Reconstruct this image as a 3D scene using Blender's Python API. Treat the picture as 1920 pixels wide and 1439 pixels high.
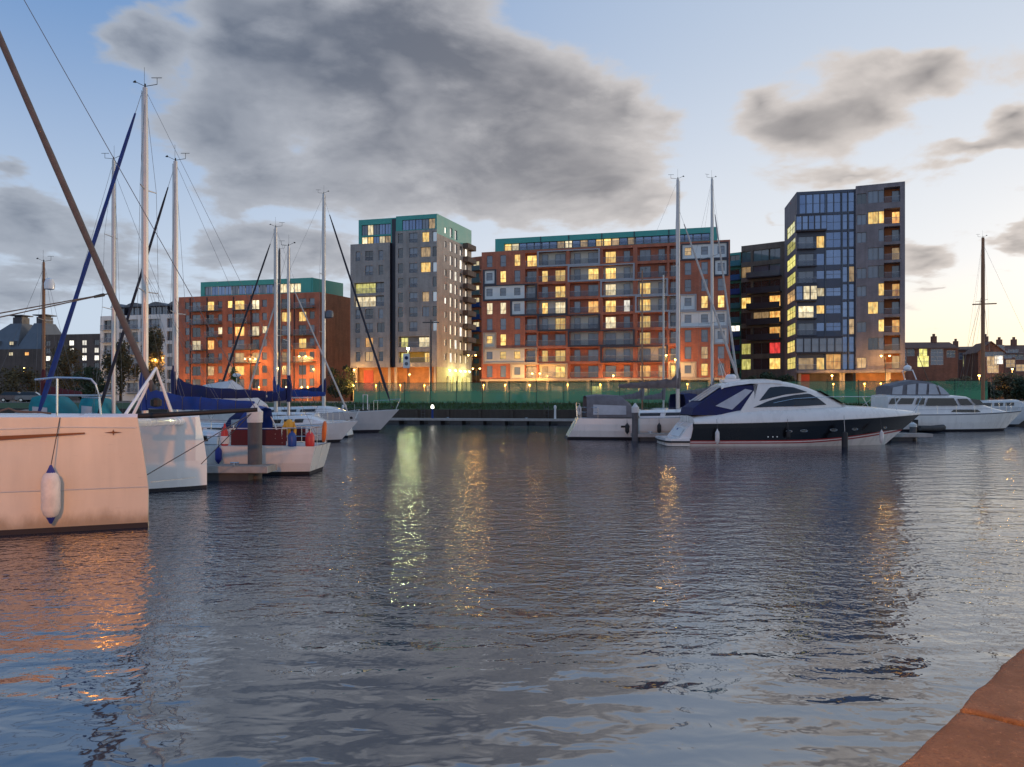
import bpy, bmesh, math, random
from mathutils import Vector, Matrix
random.seed(7)
sc = bpy.context.scene
for o in list(bpy.data.objects): bpy.data.objects.remove(o)
R = math.radians
# ------------------------------------------------------------------ camera
FPX, HZ, EYE = 1430.0, 748.0, 2.6          # focal length in photo pixels, horizon row, eye height over the water
cam_d = bpy.data.cameras.new('camera'); cam = bpy.data.objects.new('camera', cam_d)
sc.collection.objects.link(cam); sc.camera = cam
cam.location = (0, 0, EYE); cam.rotation_euler = (R(90), 0, 0)
cam_d.sensor_width = 36; cam_d.lens = 36*FPX/1920
cam_d.shift_y = (HZ-719.5)/1920.0
cam_d.clip_start = 0.1; cam_d.clip_end = 3000
# ------------------------------------------------------------------ sky
SUN_AZ, SUN_EL = R(58), R(3.0)             # azimuth clockwise from +Y: the glow is low on the right
world = bpy.data.worlds.new('World'); sc.world = world; world.use_nodes = True
wt = world.node_tree; wt.nodes.clear()
class NT:
    def __init__(s, tree): s.t = tree
    def n(s, typ, **kw):
        nd = s.t.nodes.new(typ)
        for k, v in kw.items(): setattr(nd, k, v)
        return nd
    def link(s, a, b): s.t.links.new(a, b)
    def put(s, sock, v):
        if isinstance(v, bpy.types.NodeSocket): s.t.links.new(v, sock)
        else: sock.default_value = v
    def m(s, op, a, b=None, c=None, clamp=False):
        nd = s.n('ShaderNodeMath', operation=op, use_clamp=clamp)
        s.put(nd.inputs[0], a)
        if b is not None: s.put(nd.inputs[1], b)
        if c is not None: s.put(nd.inputs[2], c)
        return nd.outputs[0]
    def v(s, op, a, b=None, scale=None):
        nd = s.n('ShaderNodeVectorMath', operation=op)
        s.put(nd.inputs[0], a)
        if b is not None: s.put(nd.inputs[1], b)
        if scale is not None: s.put(nd.inputs['Scale'], scale)
        return nd.outputs['Value'] if op in ('DOT_PRODUCT', 'LENGTH') else nd.outputs['Vector']
    def xyz(s, v):
        nd = s.n('ShaderNodeSeparateXYZ'); s.put(nd.inputs[0], v); return nd.outputs
    def vec(s, x, y, z):
        nd = s.n('ShaderNodeCombineXYZ')
        for i, q in enumerate((x, y, z)): s.put(nd.inputs[i], q)
        return nd.outputs[0]
    def noise(s, v, scale, detail=4, rough=.5, dist=0.0, out='Fac'):
        nd = s.n('ShaderNodeTexNoise'); s.put(nd.inputs['Vector'], v)
        nd.inputs['Scale'].default_value = scale; nd.inputs['Detail'].default_value = detail
        nd.inputs['Roughness'].default_value = rough; nd.inputs['Distortion'].default_value = dist
        return nd.outputs[out]
    def ramp(s, f, stops, interp='LINEAR'):
        nd = s.n('ShaderNodeValToRGB'); s.put(nd.inputs[0], f); cr = nd.color_ramp; cr.interpolation = interp
        while len(cr.elements) < len(stops): cr.elements.new(.5)
        for e, (p, c) in zip(cr.elements, stops): e.position = p; e.color = (*c, 1) if len(c) == 3 else c
        return nd.outputs[0]
    def mix(s, f, a, b, blend='MIX'):
        nd = s.n('ShaderNodeMix', data_type='RGBA', blend_type=blend)
        s.put(nd.inputs['Factor'], f)
        s.put(nd.inputs[6], a if isinstance(a, bpy.types.NodeSocket) else (*a, 1))
        s.put(nd.inputs[7], b if isinstance(b, bpy.types.NodeSocket) else (*b, 1))
        return nd.outputs[2]
    def smooth(s, x, a, b, lo=0., hi=1.):
        nd = s.n('ShaderNodeMapRange', interpolation_type='SMOOTHSTEP'); s.put(nd.inputs[0], x)
        for i, q in zip((1, 2, 3, 4), (a, b, lo, hi)): nd.inputs[i].default_value = q
        return nd.outputs[0]
W = NT(wt)
wout = W.n('ShaderNodeOutputWorld'); wbg = W.n('ShaderNodeBackground'); W.link(wbg.outputs[0], wout.inputs[0])
sky = W.n('ShaderNodeTexSky', sky_type='NISHITA', sun_disc=False, sun_elevation=SUN_EL, sun_rotation=SUN_AZ)
sky.air_density = 1.0; sky.dust_density = 1.2; sky.ozone_density = 2.2; sky.altitude = 0
wdir = W.v('NORMALIZE', W.n('ShaderNodeTexCoord').outputs['Generated'])
def azel(px, py):
    dx = px-960; return math.atan2(dx, FPX), math.atan2(HZ-py, math.hypot(FPX, dx))
# clouds: (column, row, half-width, half-height in photo pixels, strength) turned into fixed sky directions
CLOUDS = [(420,40,110,90,1.2),(560,30,200,100,1.3),(720,20,150,90,1.2),(820,110,190,90,1.2),(600,150,260,100,1.2),(430,240,130,110,1.1),(700,270,280,110,1.2),(1000,170,150,80,1.0),(1000,260,260,100,1.2),(1170,190,110,100,1.1),
          (1080,330,230,60,1.0),(760,370,300,50,.9),(560,350,200,50,.6),(900,405,260,30,.6),
          (250,30,90,80,1.2),(190,80,90,40,.9),(270,120,60,40,.7),(10,295,50,28,1.1),
          (60,400,150,60,1.2),(130,480,190,70,1.2),(40,560,150,50,.9),(430,470,130,70,1.2),(500,560,120,30,.4),(590,450,90,80,.8),
          (1540,240,130,75,1.35),(1640,200,80,70,1.1),(1470,240,80,45,.8),(1400,180,55,45,.8),(1760,140,75,36,1.2),
          (1830,285,120,26,1.3),(1880,215,50,26,1.2),(1900,250,60,30,1.0),(1600,325,90,18,.8),(1740,485,70,32,1.2),(1890,440,90,20,1.0),(1450,415,70,18,.8),(1760,540,40,12,.7),(1230,385,120,22,.7),
          (150,320,130,45,-.8),(60,190,110,120,-.9),(340,90,40,70,-.5),(330,420,50,120,-.6),(1110,30,200,75,-1.2),(1330,70,190,90,-1.0),(1330,260,60,130,-.8),(1380,470,200,70,-.7),(1800,620,200,50,-.6),(480,400,80,20,-.5),(1740,60,180,40,-.7),(1640,400,180,40,-.5)]
wx, wy, wz = W.xyz(wdir)
az_s = W.m('ARCTAN2', wx, wy); el_s = W.m('ARCSINE', wz)
zz = W.m('ADD', W.m('ABSOLUTE', wz), .20)
pl = W.vec(W.m('DIVIDE', wx, zz), W.m('DIVIDE', wy, zz), W.m('MULTIPLY', wz, 1.2))
def cl_noise(v, detail): return W.noise(v, 2.4, detail, .58, .35)
n1 = cl_noise(pl, 8)
n1b = cl_noise(W.v('ADD', pl, (math.sin(SUN_AZ)*.10, math.cos(SUN_AZ)*.10, .02)), 4)
warp = W.v('SCALE', W.v('SUBTRACT', W.noise(pl, 3.2, 4, .55, 0, 'Color'), (.5, .5, .5)), scale=.11)
ae = W.v('ADD', W.vec(az_s, el_s, 0.0), warp)
n2 = W.noise(pl, 8.5, 5, .6, .2)
acc = W.m('MULTIPLY_ADD', W.m('SUBTRACT', n1, .5), 3.2, -.16)
acc = W.m('MULTIPLY_ADD', W.m('SUBTRACT', n2, .5), .75, acc)
acc = W.m('ADD', acc, W.smooth(wz, .44, .62, 0., -.85))     # mostly clear overhead
for (px, py, sx, sy, a) in CLOUDS:
    a0, e0 = azel(px, py); wa = 1.75*sx/FPX*math.cos(a0)**2; we = 1.75*sy/FPX*math.cos(a0)
    nd = W.n('ShaderNodeVectorMath', operation='MULTIPLY_ADD'); W.link(ae, nd.inputs[0])
    nd.inputs[1].default_value = (1/wa, 1/we, 0); nd.inputs[2].default_value = (-a0/wa, -e0/we, 0)
    g = W.n('ShaderNodeTexGradient', gradient_type='QUADRATIC_SPHERE'); W.link(nd.outputs[0], g.inputs[0])
    acc = W.m('MULTIPLY_ADD', g.outputs['Fac'], a*(1.2 if px > 1380 and a > 0 else .92), acc)
F0 = acc
cover = W.smooth(F0, -.05, .42)
thick = W.smooth(F0, .0, 1.55)
lit = W.m('MULTIPLY_ADD', W.m('SUBTRACT', n1, n1b), 5.0, .20, clamp=True)
sun_dir = Vector((math.sin(SUN_AZ), math.cos(SUN_AZ), .05)).normalized()
sunside = W.smooth(W.v('DOT_PRODUCT', wdir, tuple(sun_dir)), .0, 1.0)
low = W.smooth(wz, .08, .50, 1., 0.)           # pale towards the skyline, blue overhead
warm = W.m('MULTIPLY', W.smooth(wz, .0, .17, 1., 0.), W.smooth(sunside, .45, 1.))
glow = W.mix(warm, W.mix(sunside, (2.95,3.45,4.15), (4.6,4.6,4.65)), (6.2,5.1,3.35))
dome = W.mix(low, W.mix(sunside, (.74,1.5,2.95), (2.9,3.3,3.9)), glow)
sdot = W.m('MAXIMUM', W.v('DOT_PRODUCT', wdir, tuple(sun_dir)), 0.0)   # afterglow round the sun's place, beyond the right edge
halo = W.m('MULTIPLY', W.m('POWER', sdot, 22.0), W.smooth(wz, -.02, .30, 1., .15))
dome = W.mix(1.0, dome, W.mix(halo, (0, 0, 0), (9.5, 6.8, 3.6)), 'ADD')
base = W.mix(.90, sky.outputs[0], dome)
core = W.mix(sunside, (.46,.60,.88), (1.02,.94,.93))
edge = W.mix(sunside, (2.0,2.2,2.55), (3.6,3.25,3.0))
ccol = W.mix(thick, edge, core)
ccol = W.mix(W.m('MULTIPLY', lit, .45), ccol, edge)
ccol = W.mix(W.m('MULTIPLY', low, .30), ccol, edge)
fin = W.mix(W.m('MULTIPLY', cover, .95), base, ccol)
W.link(fin, wbg.inputs[0]); wbg.inputs[1].default_value = 0.13
# ------------------------------------------------------------------ sun (already at the skyline: weak and soft)
sl = bpy.data.lights.new('sun', 'SUN'); sl.energy = .35; sl.angle = R(12); sl.color = (1, .80, .58)
so = bpy.data.objects.new('sun', sl); sc.collection.objects.link(so)
so.rotation_euler = Vector((math.sin(SUN_AZ)*math.cos(SUN_EL), math.cos(SUN_AZ)*math.cos(SUN_EL), math.sin(SUN_EL+R(2)))).to_track_quat('Z', 'Y').to_euler()
vs = sc.view_settings; vs.view_transform = 'Standard'; vs.look = 'None'; vs.exposure = 0.70; vs.gamma = 1; vs.use_curve_mapping = False
sc.cycles.max_bounces = 8; sc.cycles.transparent_max_bounces = 16; sc.cycles.sample_clamp_indirect = 6; sc.cycles.use_denoising = True
# ------------------------------------------------------------------ helpers
COL = sc.collection
def PX(px, D): return (px-960)/FPX*D
def PZ(py, D): return EYE+(HZ-py)/FPX*D
def WD(py): return FPX*EYE/(py-HZ)          # depth of a water-level point seen at that row
def tag(o, label=None, cat=None, group=None, kind=None):
    if label: o['label'] = label
    if cat: o['category'] = cat
    if group: o['group'] = group
    if kind: o['kind'] = kind
    return o
def empty(name, loc=(0, 0, 0), rz=0.0, label=None, cat=None, group=None):
    o = bpy.data.objects.new(name, None); COL.objects.link(o)
    o.location = loc; o.rotation_euler = (0, 0, rz); o.empty_display_size = .3
    return tag(o, label, cat, group)
def place(name, me, parent=None, loc=(0, 0, 0), rot=(0, 0, 0), scale=None):
    o = bpy.data.objects.new(name, me); COL.objects.link(o)
    o.location = loc; o.rotation_euler = rot
    if scale: o.scale = scale
    if parent: o.parent = parent
    return o
class MB:
    def __init__(s): s.v = []; s.f = []; s.mi = []; s.cur = 0
    def add(s, vs, fs):
        k = len(s.v); s.v += [tuple(q) for q in vs]
        for f in fs: s.f.append([i+k for i in f]); s.mi.append(s.cur)
        return s
    def quad(s, a, b, c, d): return s.add([a, b, c, d], [(0, 1, 2, 3)])
    def poly(s, pts): return s.add(pts, [tuple(range(len(pts)))])
    def box(s, x0, x1, y0, y1, z0, z1):
        return s.add([(x0,y0,z0),(x1,y0,z0),(x1,y1,z0),(x0,y1,z0),(x0,y0,z1),(x1,y0,z1),(x1,y1,z1),(x0,y1,z1)],
                     [(0,3,2,1),(4,5,6,7),(0,1,5,4),(1,2,6,5),(2,3,7,6),(3,0,4,7)])
    def tube(s, p0, p1, r0, r1=None, n=6, cap=True):
        r1 = r0 if r1 is None else r1
        p0, p1 = Vector(p0), Vector(p1); d = (p1-p0)
        if d.length < 1e-6: return s
        d.normalize(); a = d.orthogonal().normalized(); b = d.cross(a)
        vs = []
        for p, r in ((p0, r0), (p1, r1)):
            for i in range(n):
                t = 2*math.pi*i/n; vs.append(p+a*(r*math.cos(t))+b*(r*math.sin(t)))
        fs = [(i, (i+1) % n, n+(i+1) % n, n+i) for i in range(n)]
        if cap: fs += [tuple(range(n-1, -1, -1)), tuple(range(n, 2*n))]
        return s.add(vs, fs)
    def path(s, pts, r, n=6):
        pts = [Vector(p) for p in pts]; rings = []
        for i, p in enumerate(pts):
            d = (pts[min(i+1, len(pts)-1)]-pts[max(i-1, 0)]).normalized()
            a = (Vector((0, 0, 1)).cross(d) if abs(d.z) < .95 else Vector((0, 1, 0)).cross(d)).normalized(); b = d.cross(a)
            rr = r[i] if isinstance(r, (list, tuple)) else r
            rings.append([p+a*(rr*math.cos(2*math.pi*k/n))+b*(rr*math.sin(2*math.pi*k/n)) for k in range(n)])
        return s.loft(rings, ring=True, cap=True)
    def loft(s, secs, ring=False, cap=False):
        n = len(secs[0]); vs = [p for q in secs for p in q]; fs = []
        for j in range(len(secs)-1):
            for i in range(n if ring else n-1):
                fs.append((j*n+i, j*n+(i+1) % n, (j+1)*n+(i+1) % n, (j+1)*n+i))
        if cap: fs += [tuple(range(n-1, -1, -1)), tuple((len(secs)-1)*n+i for i in range(n))]
        return s.add(vs, fs)
    def lathe(s, prof, c=(0, 0, 0), n=12, axis='z'):
        rings = []
        for (r, h) in prof:
            ring = []
            for i in range(n):
                t = 2*math.pi*i/n; x, y = r*math.cos(t), r*math.sin(t)
                q = (x, y, h) if axis == 'z' else ((h, x, y) if axis == 'x' else (y, h, x))
                ring.append((c[0]+q[0], c[1]+q[1], c[2]+q[2]))
            rings.append(ring)
        return s.loft(rings, ring=True, cap=True)
    def prism(s, pts2, y0, y1):                       # outline in x-z, thickness along y
        n = len(pts2); vs = [(x, y0, z) for x, z in pts2]+[(x, y1, z) for x, z in pts2]
        fs = [tuple(range(n)), tuple(range(2*n-1, n-1, -1))]+[(i, n+i, n+(i+1) % n, (i+1) % n) for i in range(n)]
        return s.add(vs, fs)
    def mesh(s, name, mats, smooth=False, angle=None):
        me = bpy.data.meshes.new(name); me.from_pydata(s.v, [], s.f)
        for m in (mats if isinstance(mats, (list, tuple)) else [mats]): me.materials.append(m)
        if any(s.mi): me.polygons.foreach_set('material_index', s.mi)
        bm = bmesh.new(); bm.from_mesh(me); bmesh.ops.recalc_face_normals(bm, faces=bm.faces); bm.to_mesh(me); bm.free()
        if smooth:
            me.polygons.foreach_set('use_smooth', [True]*len(me.polygons))
            me.set_sharp_from_angle(angle=R(angle or 40))
        me.update(); return me
    def build(s, name, mats, parent=None, loc=(0, 0, 0), rz=0.0, smooth=False, angle=None):
        return place(name, s.mesh(name, mats, smooth, angle), parent, loc, (0, 0, rz))
def box_ob(name, m, parent, x0, x1, y0, y1, z0, z1): return MB().box(x0, x1, y0, y1, z0, z1).build(name, m, parent)
# ------------------------------------------------------------------ materials
MATS = {}
def mat(name, col, rough=.6, metal=0.0, var=.12, vs_=2.0, bump=0.0, bs=30, spec=.5, coat=0.0, emit=None, es=1.0, streak=0.0):
    if name in MATS: return MATS[name]
    m = bpy.data.materials.new(name); m.use_nodes = True; T = NT(m.node_tree)
    b = m.node_tree.nodes['Principled BSDF']; b.inputs['Roughness'].default_value = rough
    b.inputs['Metallic'].default_value = metal; b.inputs['Specular IOR Level'].default_value = spec; b.inputs['Coat Weight'].default_value = coat
    co = T.n('ShaderNodeTexCoord').outputs['Object']
    if var > 0:
        n = T.noise(co, vs_, 5, .6)
        if streak:
            mp = T.v('MULTIPLY', co, (1, 1, .12)); n = T.m('MULTIPLY_ADD', T.noise(mp, vs_*3, 4, .6), streak, T.m('MULTIPLY', n, 1-streak))
        f = T.smooth(n, .25, .75)
        T.link(T.mix(f, tuple(c*(1-var) for c in col), tuple(min(1, c*(1+var)) for c in col)), b.inputs['Base Color'])
        T.link(T.smooth(n, .2, .8, max(.02, rough-.12*min(1, var*4)), min(1, rough+.1)), b.inputs['Roughness'])
    else: b.inputs['Base Color'].default_value = (*col, 1)
    if bump:
        bp = T.n('ShaderNodeBump'); bp.inputs['Distance'].default_value = bump; bp.inputs['Strength'].default_value = 1
        T.link(T.noise(co, bs, 5, .6), bp.inputs['Height']); T.link(bp.outputs[0], b.inputs['Normal'])
    if emit:
        b.inputs['Emission Color'].default_value = (*emit, 1); b.inputs['Emission Strength'].default_value = es
    MATS[name] = m; return m
def lit_mat(name, c_lo, c_hi, es):
    """a lit room behind glass: uneven brightness, each window a bit different"""
    m = bpy.data.materials.new(name); m.use_nodes = True; T = NT(m.node_tree); b = m.node_tree.nodes['Principled BSDF']
    b.inputs['Base Color'].default_value = (.25, .2, .12, 1); b.inputs['Roughness'].default_value = .12
    oi = T.n('ShaderNodeObjectInfo'); co = T.n('ShaderNodeTexCoord').outputs['Object']
    cc = T.v('ADD', T.v('MULTIPLY', co, (1.6, 1, .9)), T.vec(T.m('MULTIPLY', oi.outputs['Random'], 57.), 0., T.m('MULTIPLY', oi.outputs['Random'], 31.)))
    n = T.noise(cc, 1.3, 3, .6)
    cx, cy, cz = T.xyz(cc); fold = T.noise(T.vec(T.m('MULTIPLY', cx, 3.2), 0., T.m('MULTIPLY', cz, .25)), 1.6, 2, .5)
    T.link(T.mix(T.smooth(T.m('MULTIPLY_ADD', fold, .5, T.m('MULTIPLY', n, .5)), .36, .62), c_lo, c_hi), b.inputs['Emission Color'])
    blk = T.smooth(T.noise(cc, 1.1, 1, .5), .30, .60, .55, 1.0)
    T.link(T.m('MULTIPLY', blk, T.m('MULTIPLY', T.m('MULTIPLY_ADD', oi.outputs['Random'], .85, .45), es)), b.inputs['Emission Strength'])
    MATS[name] = m; return m
def brick_mat(name, c1, c2, mortar, var=.26, sx=1.0, rough=.85):
    m = bpy.data.materials.new(name); m.use_nodes = True; T = NT(m.node_tree); b = m.node_tree.nodes['Principled BSDF']
    co = T.n('ShaderNodeTexCoord').outputs['Object']; x, y, z = T.xyz(co)
    br = T.n('ShaderNodeTexBrick'); T.link(T.vec(T.m('ADD', x, y), z, 0.), br.inputs['Vector'])
    br.inputs['Color1'].default_value = (*c1, 1); br.inputs['Color2'].default_value = (*c2, 1); br.inputs['Mortar'].default_value = (*mortar, 1)
    br.inputs['Scale'].default_value = 1.0; br.inputs['Brick Width'].default_value = .45*sx; br.inputs['Row Height'].default_value = .15*sx; br.inputs['Mortar Size'].default_value = .012*sx
    n = T.noise(co, .35, 5, .65); n2 = T.noise(T.v('MULTIPLY', co, (1, 1, .1)), 1.2, 4, .6)
    f = T.m('MULTIPLY_ADD', n2, .5, T.m('MULTIPLY', n, .5))
    T.link(T.mix(1.0, br.outputs[0], T.mix(T.smooth(f, .3, .7), (1-var,)*3, (1+var,)*3), 'MULTIPLY'), b.inputs['Base Color'])
    b.inputs['Roughness'].default_value = rough; MATS[name] = m; return m
M = {}
M['red_wall'] = brick_mat('red_wall', (.50,.15,.08), (.42,.125,.07), (.33,.15,.10))
M['brown_wall'] = brick_mat('brown_wall', (.35,.315,.29), (.30,.27,.25), (.26,.245,.23))
M['plum_wall'] = brick_mat('plum_wall', (.25,.205,.205), (.22,.18,.185), (.19,.17,.17))
M['pale_wall'] = brick_mat('pale_wall', (.5,.42,.35), (.44,.37,.31), (.3,.26,.22))
M['dark_brick'] = brick_mat('dark_brick', (.14,.10,.08), (.12,.085,.068), (.1,.08,.07))
M['umber_brick'] = brick_mat('umber_brick', (.19,.15,.12), (.16,.125,.10), (.13,.11,.1))
M['house_brick'] = brick_mat('house_brick', (.26,.11,.07), (.2,.085,.055), (.2,.15,.12))
M['teal'] = mat('teal_cladding', (.06,.34,.28), .45, 0, .10, .5, streak=.5)
M['teal_glass'] = mat('teal_glass', (.05,.2,.2), .15, 0, .1)
M['panel_white'] = mat('panel_white', (.72,.71,.68), .5, 0, .06, .6)
M['panel_cream'] = mat('panel_cream', (.62,.56,.46), .55, 0, .08, .6)
M['frame_dark'] = mat('frame_dark', (.035,.032,.045), .45, 0, .15, 1)
M['frame_grey'] = mat('frame_grey', (.34,.35,.38), .45, 0, .08, 1)
M['frame_tan'] = mat('frame_tan', (.42,.33,.25), .55, 0, .08, 1)
M['win_frame'] = mat('window_frame_grey', (.11,.115,.13), .4, 0, .05)
M['win_white'] = mat('window_frame_white', (.6,.6,.58), .4, 0, .05)
def glass_mat(name, c0, c1):
    m = bpy.data.materials.new(name); m.use_nodes = True; T = NT(m.node_tree); b = m.node_tree.nodes['Principled BSDF']
    oi = T.n('ShaderNodeObjectInfo'); co = T.n('ShaderNodeTexCoord').outputs['Object']
    n = T.noise(T.v('ADD', co, T.vec(T.m('MULTIPLY', oi.outputs['Random'], 40.), 0., 0.)), .9, 2, .5)
    T.link(T.mix(T.m('MULTIPLY_ADD', n, .5, T.m('MULTIPLY', oi.outputs['Random'], .5)), c0, c1), b.inputs['Base Color'])
    b.inputs['Roughness'].default_value = .06; b.inputs['IOR'].default_value = 1.9
    MATS[name] = m; return m
M['glass'] = glass_mat('window_glass', (.06,.075,.105), (.20,.23,.29))
M['glass_dark'] = glass_mat('window_glass_dark', (.012,.014,.02), (.05,.06,.08))
M['glass_blue'] = glass_mat('window_glass_blue', (.10,.15,.28), (.24,.32,.48)); M['glass_blue'].node_tree.nodes['Principled BSDF'].inputs['Metallic'].default_value = .55
M['lit_yellow'] = lit_mat('lit_yellow', (.90,.42,.06), (1,.74,.24), .85)
M['lit_pale'] = lit_mat('lit_pale', (.80,.58,.28), (1,.88,.58), .80)
M['lit_orange'] = lit_mat('lit_orange', (.8,.28,.05), (1,.58,.16), .85)
M['lit_dim'] = lit_mat('lit_dim', (.45,.26,.1), (.75,.5,.25), .5)
M['lit_white'] = lit_mat('lit_white', (.85,.78,.65), (1,.95,.85), 1.05)
M['lit_lime'] = lit_mat('lit_lime', (.5,.46,.07), (.92,.85,.28), .75)
M['lit_red'] = lit_mat('lit_red', (.9,.03,.04), (1,.07,.06), .9)
M['concrete'] = mat('concrete', (.28,.26,.23), .85, 0, .25, .8, .01, 8, streak=.4)
M['rust'] = mat('rust_panel', (.34,.15,.06), .8, 0, .3, .8)
M['door_red'] = mat('door_red', (.40,.05,.035), .5, 0, .1)
M['asphalt'] = mat('asphalt', (.06,.058,.055), .9, 0, .25, .5)
M['gel'] = mat('white_gelcoat', (.79,.78,.75), .22, 0, .06, .7, coat=.4, streak=.6)
M['gel_cat'] = mat('catamaran_gelcoat', (.60,.55,.46), .3, 0, .1, .8, coat=.25, streak=.6)
def stain(m, col, z0, z1):                    # waterline stain: grime left by the water on the lowest strip
    T = NT(m.node_tree); b = m.node_tree.nodes['Principled BSDF']; src = b.inputs['Base Color'].links[0].from_socket
    co = T.n('ShaderNodeTexCoord').outputs['Object']; x, y, z = T.xyz(co)
    n = T.noise(T.v('MULTIPLY', co, (1, 1, .35)), 3.5, 5, .65)
    f = T.smooth(T.m('MULTIPLY_ADD', n, .55, T.m('MULTIPLY', T.m('SUBTRACT', z1, z), 1/(z1-z0)*.6)), .42, .85, 0., .75)
    sc_ = T.smooth(T.noise(T.v('MULTIPLY', co, (.35, 1, 3)), 6, 4, .7), .64, .72, 0., .35)
    T.link(T.mix(sc_, T.mix(f, src, col), (.33, .30, .27)), b.inputs['Base Color'])
stain(M['gel_cat'], (.20, .15, .09), .1, .55)
M['gel2'] = mat('cream_gelcoat', (.76,.73,.66), .25, 0, .08, .7, coat=.3, streak=.6)
M['gelgrey'] = mat('grey_gelcoat', (.58,.57,.55), .3, 0, .08, .7, coat=.2, streak=.5)
M['deck'] = mat('deck_grip', (.52,.51,.48), .7, 0, .12, 2)
M['navy'] = mat('navy_hull', (.005,.005,.007), .2, 0, .1, .6, coat=.15)
M['boot_red'] = mat('boot_red', (.36,.03,.025), .35, 0, .1)
M['antifoul'] = mat('antifoul', (.022,.02,.024), .8, 0, .3, 2)
M['cvs_blue'] = mat('canvas_blue', (.012,.04,.20), .8, 0, .22, 3, .01, 6)
M['cvs_navy'] = mat('canvas_navy', (.010,.014,.075), .8, 0, .25, 3, .01, 6)
M['cvs_teal'] = mat('canvas_teal', (.01,.19,.22), .8, 0, .2, 3, .01, 6)
M['cvs_grey'] = mat('canvas_grey', (.16,.15,.155), .85, 0, .2, 3, .01, 6)
M['cvs_brown'] = mat('canvas_brown', (.15,.12,.11), .85, 0, .3, 3, .015, 6)
M['cvs_red'] = mat('canvas_red', (.22,.018,.018), .8, 0, .2, 3, .01, 6)
M['cvs_white'] = mat('canvas_white', (.58,.56,.53), .75, 0, .12, 2, .01, 5)
M['cvs_maroon'] = mat('canvas_maroon', (.09,.012,.016), .8, 0, .2, 3)
M['sail_tan'] = mat('furled_sail_tan', (.095,.085,.082), .8, 0, .25, 4, .012, 9)
M['sail_dark'] = mat('furled_sail_dark', (.02,.022,.035), .8, 0, .25, 4, .01, 9)
M['sail_white'] = mat('furled_sail_white', (.5,.48,.44), .8, 0, .15, 4, .01, 9)
M['vinyl'] = mat('clear_vinyl', (.42,.44,.47), .18, 0, .12, 1.5, .004, 5)
M['alu'] = mat('mast_aluminium', (.52,.51,.49), .42, .55, .1, 1.5)
M['alu_dark'] = mat('mast_dark', (.05,.05,.055), .4, .3, .1)
M['steel'] = mat('stainless', (.65,.64,.62), .22, 1.0, .05)
M['wire'] = mat('rigging_wire', (.16,.16,.165), .45, .6, .05)
M['rope'] = mat('rope', (.09,.08,.075), .9, 0, .2, 8)
M['rope_pale'] = mat('rope_pale', (.5,.47,.42), .9, 0, .2, 8)
M['wood'] = mat('varnished_wood', (.26,.11,.045), .45, 0, .25, 3, streak=.5)
M['strip'] = mat('pale_strip', (.38,.35,.31), .8, 0, .2, 2)
M['plank'] = mat('weathered_plank', (.30,.27,.235), .85, 0, .25, 3, .006, 20)
M['float'] = mat('pontoon_float', (.06,.055,.05), .8, 0, .3, 2)
M['pile'] = mat('steel_pile', (.105,.10,.10), .7, .2, .3, 2, .008, 9, streak=.5)
M['cap'] = mat('pile_cap', (.62,.60,.56), .55, 0, .15, 3)
M['tint'] = mat('tinted_window', (.02,.016,.014), .05, 0, .1, spec=.7)
M['black'] = mat('black_rubber', (.015,.015,.016), .6, 0, .1)
M['fender'] = mat('fender_white', (.66,.63,.58), .45, 0, .12, 6)
M['fender_blue'] = mat('fender_blue', (.02,.03,.22), .45, 0, .1)
M['orange'] = mat('lifebuoy_orange', (.75,.17,.02), .55, 0, .1)
M['jug_red'] = mat('jug_red', (.55,.035,.03), .4, 0, .1)
M['jug_blue'] = mat('jug_blue', (.02,.07,.28), .4, 0, .1)
M['yellow'] = mat('yellow_paint', (.6,.36,.04), .5, 0, .1)
M['bronze'] = mat('stripe_bronze', (.10,.035,.015), .35, .3, .1)
M['post'] = mat('post_dark_green', (.012,.03,.022), .5, .2, .1)
M['lamp_post'] = mat('lamp_post', (.05,.05,.05), .5, .4, .1)
M['slate'] = mat('slate_roof', (.10,.10,.115), .75, 0, .25, .7, .01, 6)
M['tile_roof'] = mat('tile_roof', (.17,.085,.06), .85, 0, .25, .7, .02, 5)
M['grey_metal'] = mat('grey_metal', (.13,.14,.155), .5, .5, .15, .7)
M['malt'] = mat('malt_cladding', (.14,.15,.165), .6, .2, .2, .3, streak=.5)
# ------------------------------------------------------------------ ground, far bank, water
def bankY(X, off=0.0): return 80.0-.18*X+off     # front edge of the far quay
wm = bpy.data.materials.new('water'); wm.use_nodes = True; T = NT(wm.node_tree); wb = wm.node_tree.nodes['Principled BSDF']
wb.inputs['Base Color'].default_value = (.006, .018, .040, 1); wb.inputs['Roughness'].default_value = .035
wb.inputs['IOR'].default_value = 3.5; wb.inputs['Specular IOR Level'].default_value = .5
co = T.n('ShaderNodeTexCoord').outputs['Object']; wxx, wyy, wzz = T.xyz(co)
patch = T.noise(co, .09, 3, .5)
wind = T.m('MULTIPLY', T.smooth(T.m('ADD', T.m('MULTIPLY_ADD', wxx, -.06, wyy), T.m('MULTIPLY', T.m('SUBTRACT', patch, .5), 7.)), 5.6, 13.0), T.m('MULTIPLY', T.smooth(patch, .30, .58, .5, 1.15), T.smooth(wxx, 0., 12., 1.0, .42)))
k_sw = T.m('MULTIPLY_ADD', wind, -.020, .040); k_md = T.m('MULTIPLY_ADD', wind, .020, .0125); k_fi = T.m('MULTIPLY_ADD', wind, .0235, .0009)
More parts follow.
